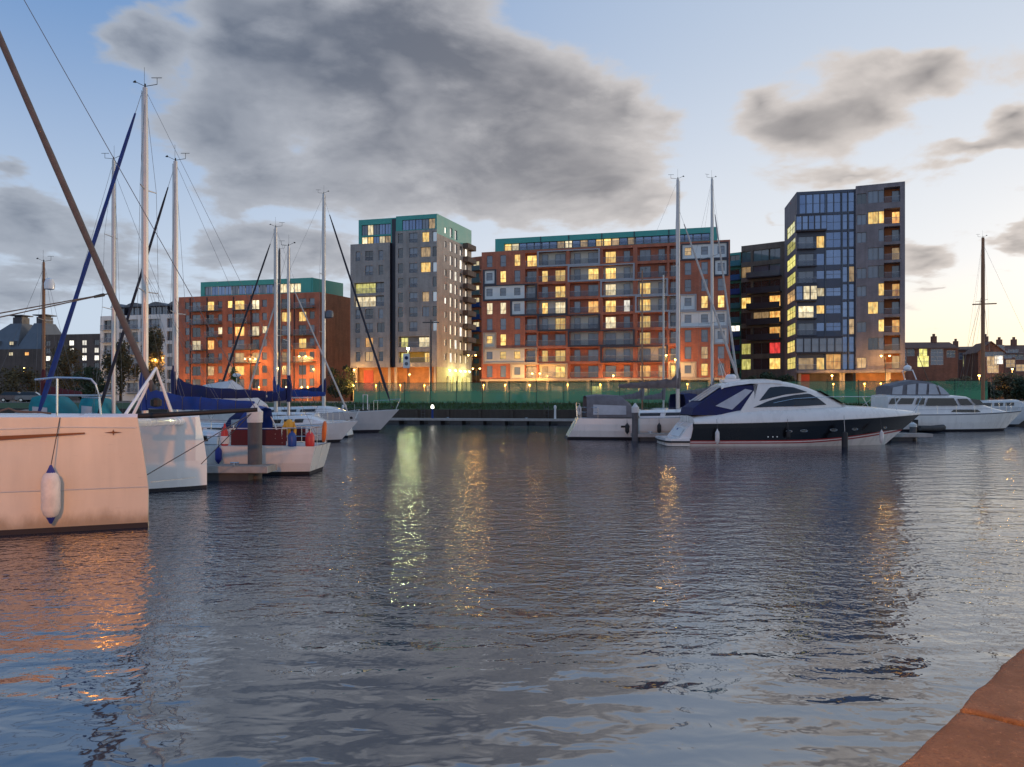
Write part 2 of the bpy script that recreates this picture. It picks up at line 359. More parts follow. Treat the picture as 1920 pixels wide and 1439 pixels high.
def wave(dx, dy):                       # water height, sampled at three points so the slope does not blur with distance
    p_ = T.v('ADD', co, (dx, dy, 0))
    sw = T.noise(T.v('MULTIPLY', p_, (.45, 1.15, 1)), 1.5, 1, .4, .25)
    md = T.noise(T.v('MULTIPLY', p_, (.7, 1.0, 1)), 2.9, 2, .5, .4)
    fi = T.noise(T.v('MULTIPLY', p_, (.85, 1.0, 1)), 8.5, 2, .55, .3)
    return T.m('MULTIPLY_ADD', sw, k_sw, T.m('MULTIPLY_ADD', md, k_md, T.m('MULTIPLY', fi, k_fi)))
e_ = .012; h0, hx, hy = wave(0, 0), wave(e_, 0), wave(0, e_)
nrm = T.v('NORMALIZE', T.vec(T.m('MULTIPLY', T.m('SUBTRACT', h0, hx), 1/e_), T.m('MULTIPLY', T.m('SUBTRACT', h0, hy), 1/e_), 1.0))
T.link(nrm, wb.inputs['Normal'])
wmb = MB().quad((-600, -60, 0), (600, -60, 0), (600, 230, 0), (-600, 230, 0))
tag(wmb.build('water', wm), 'dark rippled dock water', kind='structure')
# land behind the dock: one sheet to the horizon
M['land'] = mat('land_ground', (.10,.085,.07), .9, 0, .3, .15)
GZ = 2.1
mb = MB()
xs = [-900, -400, -120, -60, -30, 0, 30, 60, 120, 400, 900]
for a, b_ in zip(xs, xs[1:]):
    mb.quad((a, bankY(a if abs(a) < 130 else math.copysign(130, a), 3.6), GZ), (b_, bankY(b_ if abs(b_) < 130 else math.copysign(130, b_), 3.6), GZ), (b_, 2200, GZ), (a, 2200, GZ))
tag(mb.build('ground', M['land']), kind='structure')
M['wall_wet'] = mat('quay_wall_dark', (.055,.042,.03), .8, 0, .35, 1.2, .03, 3, streak=.6)
mb = MB()
def cl(a): return max(-130, min(130, a))
for a, b_ in zip(xs, xs[1:]):
    A, B = (a, bankY(cl(a))), (b_, bankY(cl(b_)))
    mb.quad((*A, -1.5), (*B, -1.5), (*B, 1.45), (*A, 1.45)); mb.quad((*A, 1.45), (*B, 1.45), (B[0], B[1]+.6, 1.45), (A[0], A[1]+.6, 1.45))
tag(mb.build('quay_wall', M['wall_wet']), kind='structure')
qw = bpy.data.objects['quay_wall']; tf = MB().box(-.12, .12, -.22, -.01, -1.2, 1.5).mesh('timber_fender', M['quay_timber'] if 'quay_timber' in M else mat('quay_timber', (.075,.06,.045), .9, 0, .35, 3))
for i in range(24):
    X = -34+i*3.4; place('timber_fender', tf, qw, (X, bankY(X), random.uniform(-.06, .06)), (0, 0, math.atan2(-.18, 1)))
for X in (-9.5, 3.6, 21):
    lm = MB()
    for s_ in (-.2, .2): lm.tube((s_, -.12, -1), (s_, -.12, 1.9), .03)
    for k in range(9): lm.tube((-.2, -.12, -.8+k*.3), (.2, -.12, -.8+k*.3), .02)
    place('ladder', lm.mesh('ladder', M['pile']), qw, (X, bankY(X), 0), (0, 0, math.atan2(-.18, 1)))
M['grass'] = mat('grass_bank', (.045,.075,.02), .9, 0, .4, 3, .03, 12)
mb = MB()
for a, b_ in zip(xs, xs[1:]):
    A, B = (a, bankY(cl(a), .6)), (b_, bankY(cl(b_), .6))
    mb.quad((*A, 1.455), (*B, 1.455), (B[0], B[1]+3.0, GZ+.004), (A[0], A[1]+3.0, GZ+.004))
tag(mb.build('grass_bank', M['grass']), kind='structure')
gb = MB(); rg = random.Random(3)                   # tufts on the bank
for i in range(5200):
    X = rg.uniform(-26, 48); t = rg.random(); Y = bankY(X, .6+3.0*t); z = 1.45+(GZ-1.45)*t
    h = rg.uniform(.12, .42); w = rg.uniform(.03, .08); a = rg.uniform(0, 6.28); lx, ly = rg.uniform(-.15, .15), rg.uniform(-.15, .15)
    gb.add([(X-w*math.cos(a), Y-w*math.sin(a), z-.02), (X+w*math.cos(a), Y+w*math.sin(a), z-.02), (X+lx, Y+ly, z+h)], [(0, 1, 2)])
M['tuft'] = mat('grass_blades', (.05,.09,.02), .8, 0, .4, 1)
tag(gb.build('bank_grass', M['tuft']), 'short green grass growing along the far bank', 'grass', kind='stuff')
# near quay: coping stones at the camera's feet
QZ = 1.0
stone = bpy.data.materials.new('coping_stone'); stone.use_nodes = True; T = NT(stone.node_tree); b = stone.node_tree.nodes['Principled BSDF']
co = T.n('ShaderNodeTexCoord').outputs['Object']
n1_ = T.noise(co, 3.0, 6, .65); n2_ = T.noise(co, 24, 5, .75); n3_ = T.noise(co, 70, 3, .7)
c_ = T.mix(T.smooth(n1_, .3, .7), (.115, .070, .038), (.20, .128, .074))
c_ = T.mix(T.smooth(n2_, .56, .75), c_, (.36, .22, .12)); c_ = T.mix(T.smooth(n3_, .36, .50, .8, 0), c_, (.11, .06, .04))
T.link(c_, b.inputs['Base Color']); b.inputs['Roughness'].default_value = .85
bp = T.n('ShaderNodeBump'); bp.inputs['Distance'].default_value = .02; T.link(T.m('ADD', n2_, T.m('MULTIPLY', n3_, .5)), bp.inputs['Height']); T.link(bp.outputs[0], b.inputs['Normal'])
q0 = Vector((PX(1710, FPX*1.6/(1439-HZ)), FPX*1.6/(1439-HZ), 0)); q1 = Vector((PX(1920, FPX*1.6/(1230-HZ)), FPX*1.6/(1230-HZ), 0))
qa = math.atan2(q1.y-q0.y, q1.x-q0.x)
quay = empty('quay', (q0.x-.07*math.sin(qa), q0.y+.07*math.cos(qa), 0), qa); tag(quay, kind='structure')
M['quay_in'] = mat('quay_masonry', (.16,.12,.095), .9, 0, .3, 2, .02, 6)
M['paving'] = mat('quay_paving', (.22,.17,.13), .9, 0, .2, 3, .006, 60)
place('core', MB().box(-14, 10, -9, -.07, -1.5, QZ-.30).mesh('core', M['quay_in']), quay)
place('paving', MB().box(-14, 10, -9, -.86, QZ-.30, QZ-.012).mesh('paving', M['paving']), quay)
jt = (Vector((PX(1815, FPX*1.6/(1330-HZ)), FPX*1.6/(1330-HZ), 0))-q0).length
rg = random.Random(11)
for k in range(-8, 7):
    L = 1.24; x0 = jt+k*1.25+.006
    bm = bmesh.new(); bmesh.ops.create_cube(bm, size=1)
    for v in bm.verts: v.co = Vector((x0+(v.co.x+.5)*(L-.012), -.85+(v.co.y+.5)*.85, QZ-.32+(v.co.z+.5)*.32))
    bmesh.ops.subdivide_edges(bm, edges=bm.edges[:], cuts=9, use_grid_fill=True)
    es = [e for e in bm.edges if len(e.link_faces) == 2 and e.calc_face_angle() > 1]
    bmesh.ops.bevel(bm, geom=es, offset=.02, segments=3, affect='EDGES', profile=.5)
    dz = rg.uniform(-.006, .006); tl = rg.uniform(-.008, .008)
    for v in bm.verts:
        ed = max(0, (v.co.y+.12)/.12); wv = .5*math.sin(v.co.x*7.3)+.5*math.sin(v.co.x*17.1+1.3)+.6*math.sin(v.co.x*41+.5)
        v.co += Vector((0, rg.uniform(-.008, .008)+ed*(.014*wv-.012), rg.uniform(-.004, .004)+dz+tl*(v.co.x-x0)-ed*ed*(.014+.010*wv)))
    me = bpy.data.meshes.new('coping_stone'); bm.to_mesh(me); bm.free(); me.materials.append(stone)
    me.polygons.foreach_set('use_smooth', [True]*len(me.polygons)); place('coping_stone', me, quay)
# ------------------------------------------------------------------ buildings
def rail_glass():
    m = bpy.data.materials.new('railing_glass'); m.use_nodes = True; T = NT(m.node_tree); b = m.node_tree.nodes['Principled BSDF']
    b.inputs['Base Color'].default_value = (.22, .23, .26, 1); b.inputs['Roughness'].default_value = .25; b.inputs['Alpha'].default_value = .22; b.inputs['Specular IOR Level'].default_value = .2
    return m
M['rail_glass'] = rail_glass()
M['mirror'] = mat('mirror_glass', (.62,.62,.62), .06, .85, .12, .4)
class Face:
    """one vertical facade; columns of the photo are turned into metres along it"""
    def __init__(s, B, px0, D0, px1, D1):
        s.P0 = Vector((PX(px0, D0), D0)); P1 = Vector((PX(px1, D1), D1)); d = P1-s.P0; s.L = d.length; s.d = d/s.L
        s.ang = math.atan2(d.y, d.x); s.B = B
        if B is None: return
        r = Matrix.Rotation(-B.rotation_euler.z, 2); q = r @ (s.P0-Vector(B.location[:2])); s.o = (q.x, q.y); s.a = s.ang-B.rotation_euler.z
    def u(s, px):
        k = (px-960)/FPX; return (k*s.P0.y-s.P0.x)/(s.d.x-k*s.d.y)
    def D(s, px): return s.P0.y+s.u(px)*s.d.y
    def z(s, px, py): return PZ(py, s.D(px))-GZ
    def pt(s, u, y, z): c, n = math.cos(s.a), math.sin(s.a); return (s.o[0]+u*c-y*n, s.o[1]+u*n+y*c, z)
    def add(s, name, mb, mats, **k): return place(name, mb.mesh(name, mats, **k), s.B, s.pt(0, 0, 0), (0, 0, s.a))
    def win(s, u, z, w, h, y=0.0, pane='glass', style='1', frame='win_frame', hood=False):
        key = (round(w, 2), round(h, 2), style, frame, pane)
        if key not in WC:
            fm = MB(); t = .055
            fm.box(-w/2, w/2, -.03, .05, 0, t); fm.box(-w/2, w/2, -.03, .05, h-t, h); fm.box(-w/2, -w/2+t, -.03, .05, t, h-t); fm.box(w/2-t, w/2, -.03, .05, t, h-t)
            nv = int(style[0])
            for k in range(1, nv): fm.box(-w/2+k*w/nv-.03, -w/2+k*w/nv+.03, -.03, .05, t, h-t)
            if 't' in style: fm.box(-w/2+t, w/2-t, -.025, .045, h*.34, h*.34+.06)
            if 'q' in style: fm.box(-w/2+t, w/2-t, -.025, .045, h*.5, h*.5+.06)
            pm = MB().box(-w/2+.02, w/2-.02, .015, .035, .02, h-.02)
            WC[key] = (fm.mesh('window', M[frame]), pm.mesh('pane', M[pane]))
        a, b = WC[key]
        o = place('window', a, s.B, s.pt(u, y, z), (0, 0, s.a)); place('pane', b, o); return o
WC = {}
def building(name, label, px0, D0, px1, D1, cat='building'):
    f = Face(None, px0, D0, px1, D1)
    B = empty(name, (f.P0.x, f.P0.y, GZ), f.ang, label, cat)
    return B, Face(B, px0, D0, px1, D1)
def wall(mb, u0, u1, z0, z1, holes, y=0.0):
    us = sorted({u0, u1} | {q for h in holes for q in h[:2]}); zs = sorted({z0, z1} | {q for h in holes for q in h[2:4]})
    us = [q for q in us if u0-1e-6 <= q <= u1+1e-6]; zs = [q for q in zs if z0-1e-6 <= q <= z1+1e-6]
    for j in range(len(zs)-1):
        run = None
        for i in range(len(us)-1):
            cu, cz = (us[i]+us[i+1])/2, (zs[j]+zs[j+1])/2
            solid = not any(h[0] < cu < h[1] and h[2] < cz < h[3] for h in holes)
            if solid and run is None: run = us[i]
            if run is not None and (not solid or i == len(us)-2):
                e = us[i+1] if solid else us[i]
                mb.quad((run, y, zs[j]), (e, y, zs[j]), (e, y, zs[j+1]), (run, y, zs[j+1])); run = None
    for (a, b, c, d, dep) in holes:
        e = y+dep
        mb.quad((a, y, c), (b, y, c), (b, e, c), (a, e, c)); mb.quad((a, y, d), (a, e, d), (b, e, d), (b, y, d))
        mb.quad((a, y, c), (a, e, c), (a, e, d), (a, y, d)); mb.quad((b, y, c), (b, y, d), (b, e, d), (b, e, c))
def shell(f, name, m, u0, u1, y0, y1, z0, z1, roof=True, sides=(1, 1)):
    mb = MB()
    if sides[0]: mb.quad((u0, y0, z0), (u0, y1, z0), (u0, y1, z1), (u0, y0, z1))
    if sides[1]: mb.quad((u1, y0, z0), (u1, y0, z1), (u1, y1, z1), (u1, y1, z0))
    mb.quad((u0, y1, z0), (u1, y1, z0), (u1, y1, z1), (u0, y1, z1))
    if roof: mb.quad((u0, y0, z1), (u1, y0, z1), (u1, y1, z1), (u0, y1, z1))
    return f.add(name, mb, m)
def railing(f, u0, u1, z, y=.06, h=1.0, m='rail_glass', hr='frame_grey'):
    key = ('rail', round(u1-u0, 2), h, m, hr); w = u1-u0
    if key not in WC:
        g = MB().box(0, w, 0, .025, .06, h-.05); r = MB().box(0, w, -.03, .055, h-.05, h); 
        WC[key] = (g.mesh('balcony_railing', M[m]), r.mesh('handrail', M[hr]))
    a, b = WC[key]
    o = place('balcony_railing', a, f.B, f.pt(u0, y, z), (0, 0, f.a)); place('handrail', b, o)
M['added_fill_lamp'] = mat('added_fill_lamp', (.9,.6,.2), .4, var=0, emit=(1, .6, .16), es=.8)
def added_podium_fills(f, pxs, z, y, e):  # added low lamps, put in to wash the facade bases orange
    for px in pxs:
        u = f.u(px); o = f.add('added_podium_fill', MB().lathe([(.04, -.12), (.13, -.06), (.13, .1), (.03, .14)], (u, y, z), 8).tube((u, y, z-.1), (u, y, 0), .04), M['added_fill_lamp'])
        ld = bpy.data.lights.new('added_fill_glow', 'POINT'); ld.energy = e; ld.color = (1, .53, .14); ld.shadow_soft_size = .15; lo = bpy.data.objects.new('added_fill_glow', ld); COL.objects.link(lo); lo.parent = f.B; lo.location = f.pt(u, y-.25, z+.1)
# ---- 1 the long red block with staggered frames -------------------------------------------------
B, F = building('apartment_block', 'long red apartment block with staggered grey frames, pale panels and a flat green top storey', 903, 147.2, 1369, 135.4)
ST = 3.03; zs = F.z(903, 711.5); zt = zs+8*ST
def zf(r): return zs+(8-r)*ST
CE = [906,931,957,983.5,1007.5,1034,1064.5,1096,1125.5,1158,1190.5,1224,1253,1276,1306,1337,1366]
CC = [918,943.4,970,995.6,1020,1049,1081,1111.3,1144,1174.5,1209,1240,1263,1290,1321,1352]
DBL = {4, 6, 8, 9, 11}
BAY = [(4,4,984.5,1006),(5,6,1009,1061),(7,8,1068,1122),(9,10,1130,1187),(11,12,1195,1250.5),(13,13,1255,1274)]
SOLID = [1,2,3,14,15,16]
BANDS = [(1,5,8,'g'),(2,7,10,'g'),(3,9,12,'g'),(4,11,14,'g'),(5,13,16,'g'),(6,16,16,'g'),
         (1,14,16,'d'),(2,16,16,'d'),(2,1,1,'d'),(3,1,4,'d'),(4,3,6,'d'),(5,5,8,'d'),(6,7,10,'d'),(7,9,12,'d'),
         (6,1,1,'t'),(7,1,4,'t'),(8,3,6,'t'),(8,13,14,'t')]
band = {}
for (r, a, b_, k) in BANDS:
    for c in range(a, b_+1): band[(r, c)] = k
LIT = {(1,3):'lit_yellow',(1,4):'lit_yellow',(1,9):'lit_yellow',(1,14):'lit_dim',(2,2):'lit_yellow',(2,5):'lit_yellow',(2,6):'lit_yellow',(2,8):'lit_yellow',(2,9):'lit_yellow',
       (3,6):'lit_yellow',(3,9):'lit_pale',(3,11):'lit_yellow',(4,1):'lit_pale',(4,2):'lit_pale',(4,5):'lit_yellow',(4,6):'lit_pale',(4,8):'lit_orange',(4,9):'lit_yellow',(4,10):'lit_white',(4,11):'lit_yellow',(4,15):'lit_yellow',(4,16):'lit_yellow',
       (5,6):'lit_yellow',(5,9):'lit_pale',(5,11):'lit_yellow',(6,1):'lit_yellow',(6,2):'lit_yellow',(6,11):'lit_yellow',(7,2):'lit_yellow',(7,3):'lit_yellow',(7,5):'lit_yellow',(7,6):'lit_yellow',(7,15):'lit_dim',
       (8,4):'lit_dim',(8,5):'lit_dim',(8,6):'lit_yellow',(8,11):'lit_orange',(8,12):'lit_dim',(8,13):'lit_yellow',(8,15):'lit_yellow'}
holes = []
PC = {'g': M['panel_white'], 'd': M['panel_white'], 't': M['panel_cream']}
for r in range(1, 9):
    z0 = zf(r)
    for c in SOLID:
        u = F.u(CC[c-1]); k = band.get((r, c)); lit = LIT.get((r, c), 'glass')
        if k:
            w, h, s0 = 1.2, 1.45, .8
            pa, pb = F.u(CE[c-1]), F.u(CE[c])
            pm_ = MB(); wall(pm_, pa, pb, z0+.05, z0+2.85, [(u-w/2, u+w/2, z0+s0, z0+s0+h, .14)], y=-.06); F.add('pale_panel', pm_, PC[k])
            holes.append((u-w/2, u+w/2, z0+s0, z0+s0+h, .2)); F.win(u, z0+s0, w, h, .06, lit, '1q')
        else:
            w, h, s0 = 1.15, 2.2, .35
            holes.append((u-w/2, u+w/2, z0+s0, z0+s0+h, .2)); F.win(u, z0+s0, w, h, .12, lit, '1t')
    for (ca, cb, pa, pb) in BAY:
        ua, ub = F.u(pa), F.u(pb); holes.append((ua, ub, z0+.18, z0+2.72, 1.0))
        k = band.get((r, cb)); bm_ = MB().quad((ua, 1.0, z0+.18), (ub, 1.0, z0+.18), (ub, 1.0, z0+2.72), (ua, 1.0, z0+2.72))
        F.add('balcony_back_wall', bm_, M['panel_cream'] if k else M['red_wall'])
        for c in range(ca, cb+1):
            u = F.u(CC[c-1]); dbl = c in DBL; F.win(u, z0+.22, 1.95 if dbl else 1.15, 2.15, .92, LIT.get((r, c), 'glass'), '2' if dbl else '1')
        railing(F, ua+.02, ub-.02, z0+.19)
mb = MB(); wall(mb, 0, F.L, zs, zt+.25, holes); F.add('wall', mb, M['red_wall'])
FC = {'g': M['frame_grey'], 'd': M['frame_dark'], 't': M['frame_tan']}; PR = {'g': .30, 'd': .27, 't': .24}
for (r, a, b_, k) in BANDS:
    ua, ub, z0, p = F.u(CE[a-1])+.03, F.u(CE[b_])-.03, zf(r), PR[k]; t = .3; mb = MB()
    mb.box(ua, ub, -p, -.003, z0-.12, z0+.18); mb.box(ua, ub, -p, -.003, z0+2.70, z0+2.90); mb.box(ua, ua+t, -p, -.004, z0+.18, z0+2.70); mb.box(ub-t, ub, -p, -.004, z0+.18, z0+2.70)
    F.add('facade_frame', mb, FC[k])
shell(F, 'side_wall', M['red_wall'], 0, F.L, 0, 15, 0, zt+.25)
mb = MB().box(-.25, F.L+.2, -.35, 2.0, zs-.38, zs); F.add('podium_slab', mb, M['frame_tan'])
mb = MB().quad((0, 2.2, 0), (F.L, 2.2, 0), (F.L, 2.2, zs), (0, 2.2, zs)); F.add('podium_wall', mb, M['concrete'])
for px in range(912, 1366, 38):
    u = F.u(px); F.add('column', MB().box(u-.22, u+.22, .1, .54, 0, zs-.38), M['frame_tan'])
for px in (1115, 1205, 960, 1040): F.win(F.u(px), .3, 2.2, 2.6, 2.15, 'lit_dim' if px != 1115 else 'lit_lime', '2')
added_podium_fills(F, (915, 955, 1000), 3.0, -3.0, 420); added_podium_fills(F, (1070, 1130, 1200, 1290, 1345), 3.0, -3.0, 210)
# flat green top storey
ua, ub = F.u(927.5), F.u(1345); zp = F.z(927, 448)
mb = MB(); wall(mb, ua, ub, zt+.25, zp, [(F.u(944), F.u(1331), zt+.4, zp-1.0, .5)], y=.35); F.add('top_storey_wall', mb, M['teal'])
shell(F, 'top_storey_shell', M['teal'], ua, ub, .35, 13, zt+.2, zp)
n = 26; a0, a1 = F.u(944), F.u(1331)
PL = {0:'lit_yellow',1:'lit_pale',8:'lit_pale',7:'lit_dim',10:'lit_dim',12:'lit_yellow',13:'lit_yellow',14:'lit_dim',16:'lit_dim'}
for i in range(n): F.win(a0+(i+.5)*(a1-a0)/n, zt+.42, (a1-a0)/n-.1, zp-zt-1.45, .75, PL.get(i, 'glass_blue'), '1')
F.add('top_storey_back_wall', MB().quad((a0, .84, zt+.4), (a1, .84, zt+.4), (a1, .84, zp-1), (a0, .84, zp-1)), M['frame_dark'])
railing(F, a0, a1, zt+.26, .02, .9)
for px in (1013, 1066, 1128, 1189, 1254): u = F.u(px); F.add('downpipe', MB().box(u-.07, u+.07, .22, .345, zt+.3, zp-.02), M['frame_dark'])
# ---- 2 brown tower with green top ----------------------------------------------------------------
B, F = building('apartment_tower', 'brown brick tower with a green top left of the long red block', 657, 160, 819, 155)
zs = F.z(738, 689); ST = 2.93
lb0, lb1, rb0 = 0.0, F.u(731), F.u(741.5); zl = F.z(690, 457); zr = F.z(780, 432); zT = F.z(819, 400.5)
holes = []; hl = []
LCOL, RCOL = (671, 692, 714), (751, 775, 798)
LITL = {(2,0):'lit_lime',(3,0):'lit_pale',(6,1):'lit_orange',(7,1):'lit_dim'}
rows_l = [F.z(690, y) for y in (480, 507.5, 540, 565, 589, 615, 642.5, 669)]
for i, zc in enumerate(rows_l):
    if i in (2, 3):
        holes.append((F.u(664), F.u(720), zc-1.1, zc+1.1, .9))
        F.win((F.u(664)+F.u(702))/2, zc-1.08, F.u(702)-F.u(664)-.06, 2.1, .8, LITL[(i, 0)], '3'); F.win((F.u(703)+F.u(720))/2, zc-1.08, F.u(720)-F.u(703)-.06, 2.1, .8, 'glass', '2'); railing(F, F.u(664)+.02, F.u(720)-.02, zc-1.1)
        F.add('balcony_back_wall', MB().quad((F.u(664), .9, zc-1.1), (F.u(720), .9, zc-1.1), (F.u(720), .9, zc+1.1), (F.u(664), .9, zc+1.1)), M['brown_wall']); continue
    for j, px in enumerate(LCOL):
        if i == 1 and j == 0: continue
        w = 1.75 if j == 1 else 1.05
        if j == 2 and i == 5: w = 1.7
        u = F.u(px); holes.append((u-w/2, u+w/2, zc-1.0, zc+1.0, .3))
        lit = LITL.get((i, j), 'glass_dark' if (i*3+j) % 2 else 'glass'); F.win(u, zc-1.0, w, 2.0, .2, lit, '2' if w > 1.5 else '1t')
        if j < 2 and i < 6: railing(F, u-w/2, u+w/2, zc-1.0, -.04, .8)
rows_r = [F.z(775, y) for y in (446, 474, 502.5, 530, 557.5, 585, 612.5, 641, 670)]
LITR = {(0,2):'lit_yellow',(1,2):'lit_dim',(2,2):'lit_yellow',(4,2):'lit_dim'}
for i, zc in enumerate(rows_r):
    if i >= 7:
        ua, ub = F.u(747), F.u(805); holes.append((ua, ub, zc-1.1, zc+1.1, .9)); bw = M['yellow'] if i == 8 else M['brown_wall']
        F.add('balcony_back_wall', MB().quad((ua, .9, zc-1.1), (ub, .9, zc-1.1), (ub, .9, zc+1.1), (ua, .9, zc+1.1)), bw)
        F.win(F.u(756), zc-1.08, 1.6, 2.0, .8, 'lit_lime', '2'); F.win(F.u(794 if i == 7 else 799), zc-1.08, 2.6 if i == 7 else 1.3, 2.0, .8, 'lit_pale' if i == 7 else 'lit_yellow', '2'); railing(F, ua+.02, ub-.02, zc-1.1); continue
    for j, px in enumerate(RCOL):
        if (i, j) in ((3, 2), (6, 2)): continue
        w = (1.1, 1.8, 1.5)[j]
        if j == 2 and i in (1, 2): w = 2.1
        u = F.u(px); holes.append((u-w/2, u+w/2, zc-1.0, zc+1.0, .3)); F.win(u, zc-1.0, w, 2.0, .2, LITR.get((i, j), 'glass_dark' if j == 0 else 'glass'), '2' if w > 1.4 else '1t')
        if j == 1: railing(F, u-w/2, u+w/2, zc-1.0, -.04, .8)
    u = F.u(815); holes.append((u-.45, u+.45, zc-1.0, zc+1.0, .3)); F.win(u, zc-1.0, .9, 2.0, .2, 'glass_dark' if i % 2 else 'mirror', '1')
mb = MB(); wall(mb, lb0, lb1, zs, zl, [h for h in holes if h[0] < lb1]); F.add('wall', mb, M['brown_wall'])
mb = MB(); wall(mb, rb0, F.L, zs, zr, [h for h in holes if h[0] > lb1]); F.add('wall', mb, M['brown_wall'])
mb = MB().quad((lb1, 1.0, zs), (rb0, 1.0, zs), (rb0, 1.0, zT-.3), (lb1, 1.0, zT-.3)); mb.quad((lb1, 0, zs), (lb1, 1, zs), (lb1, 1, zl), (lb1, 0, zl)); mb.quad((rb0, 0, zs), (rb0, 1, zs), (rb0, 1, zr), (rb0, 0, zr)); F.add('recess', mb, M['frame_dark'])
mb = MB().quad((lb0, 0, zl), (lb1, 0, zl), (lb1, 2.2, zl), (lb0, 2.2, zl)); F.add('terrace', mb, M['concrete'])
tl0 = F.u(667.5)
mb = MB(); a_, b_ = F.u(673), F.u(728); zA, zB = F.z(690, 422), F.z(690, 437)
wall(mb, tl0, rb0, zl, zT, [(a_, b_, zA-1.9, zA+.3, .3), (a_, b_, zl+.15, zl+1.7, .3)], y=1.2)
wall(mb, rb0, F.L, zr, zT, [(F.u(753), F.u(815), zr+.2, zr+2.3, .3)], y=.25)
mb.quad((rb0, .25, zr), (rb0, 1.2, zr), (rb0, 1.2, zT), (rb0, .25, zT)); F.add('green_top_wall', mb, M['teal'])
for i in range(5): F.win(a_+(i+.5)*(b_-a_)/5, zA-1.88, (b_-a_)/5-.06, 2.15, 1.42, ('glass','lit_pale','glass','glass_blue','glass_blue')[i], '2'); F.win(a_+(i+.5)*(b_-a_)/5, zl+.17, (b_-a_)/5-.06, 1.5, 1.42, ('lit_pale','lit_yellow','glass_blue','lit_pale','lit_dim')[i], '2')
a_, b_ = F.u(753), F.u(815)
for i in range(5): F.win(a_+(i+.5)*(b_-a_)/5, zr+.22, (b_-a_)/5-.06, 2.05, .48, ('glass_blue','glass_blue','glass_blue','glass','lit_dim')[i], '2')
S = Face(B, 819, 155.0, 884, 171.0)
holes = []
cols = (835.5, 846, 855, 864.5, 874.5)
for j, px in enumerate(cols):
    for i in range(10):
        zc = zT-2.6-i*2.93
        if j > 2 and i == 0: continue
        w, h = ((.9, 1.3) if j == 0 else (1.3, 2.0)); u = S.u(px); holes.append((u-w/2, u+w/2, zc-h/2, zc+h/2, .25)); S.win(u, zc-h/2, w, h, .16, 'mirror' if (i+j) % 5 else 'lit_white', '1')
zr2 = zT-4.0
mb = MB(); wall(mb, 0, S.L, zs, zr2, [h for h in holes if h[3] < zr2]); S.add('side_wall', mb, M['pale_wall'])
mb = MB(); wall(mb, 0, S.L, zr2, zT, [h for h in holes if h[2] > zr2]); S.add('green_side_wall', mb, M['teal'])
mb = MB(); p = [S.pt(0, 0, zT), S.pt(S.L, 0, zT), F.pt(tl0, 17, zT), F.pt(tl0, 1.2, zT)]
# roof and hidden sides
r_ = MB().poly([F.pt(tl0, 1.2, zT), F.pt(rb0, 1.2, zT), F.pt(rb0, .25, zT), F.pt(F.L, .25, zT), S.pt(S.L, 0, zT), F.pt(tl0, 17, zT)])
r_.quad(F.pt(0, 0, zs), F.pt(0, 17, zs), F.pt(0, 17, zl), F.pt(0, 0, zl)); r_.quad(F.pt(tl0, 1.2, zl), F.pt(tl0, 17, zl), F.pt(tl0, 17, zT), F.pt(tl0, 1.2, zT)); r_.quad(F.pt(0, 17, 0), S.pt(S.L, 0, 0), S.pt(S.L, 0, zT), F.pt(0, 17, zT))
r_.build('roof', M['teal'], B)
for i in range(9):
    zc = zT-4.6-i*2.93; ua, ub = S.u(868), S.L-.1
    o = S.add('balcony', MB().box(ua, ub, -1.2, -.01, zc-.15, zc), M['dark_brick']); S.add('balcony_front', MB().box(ua, ub, -1.2, -1.14, zc+.01, zc+.95).box(ua, ua+.05, -1.13, -.02, zc+.01, zc+.95), M['dark_brick'])
mb = MB().quad((0, 1.6, 0), (F.L, 1.6, 0), (F.L, 1.6, zs), (0, 1.6, zs)).quad((0, 0, zs), (F.L, 0, zs), (F.L, 1.6, zs), (0, 1.6, zs)); F.add('podium_wall', mb, M['rust'])
for px in (663, 667, 729, 741, 806, 815): u = F.u(px); F.add('column', MB().box(u-.22, u+.22, .1, .54, 0, zs-.004), M['frame_tan'])
F.add('door', MB().box(F.u(676), F.u(694), 1.5, 1.59, 0, zs-.5), M['door_red']); F.add('door', MB().box(F.u(795), F.u(801), 1.5, 1.59, 0, 3.2), M['panel_white'])
mb = MB().quad((0, .02, 0), (S.L, .02, 0), (S.L, .02, zs), (0, .02, zs)); S.add('entrance_wall', mb, mat('entrance_wall', (.52,.5,.25), .7))
for px in (841, 852, 861, 870, 878): u = S.u(px); S.win(u, zs-4.9, 1.5, 3.2, -.08, 'lit_lime', '2'); S.add('wall_light', MB().lathe([(.05, -.2), (.16, -.1), (.16, .12), (.05, .2)], (u, -.35, zs-.55), 8).tube((u, -.35, zs-.4), (u, .0, zs-.3), .03), mat('wall_light', (.9,.9,.7), .4, var=0, emit=(1, .95, .55), es=5))
for px in (846, 868): ld = bpy.data.lights.new('entrance_light', 'POINT'); ld.energy = 330; ld.color = (1, .9, .38); ld.shadow_soft_size = .2; lo = bpy.data.objects.new('entrance_light', ld); COL.objects.link(lo); lo.parent = B; lo.location = S.pt(S.u(px), -1.6, zs-1.0)
added_podium_fills(F, (668, 710, 755, 800), 3.2, -1.2, 330)
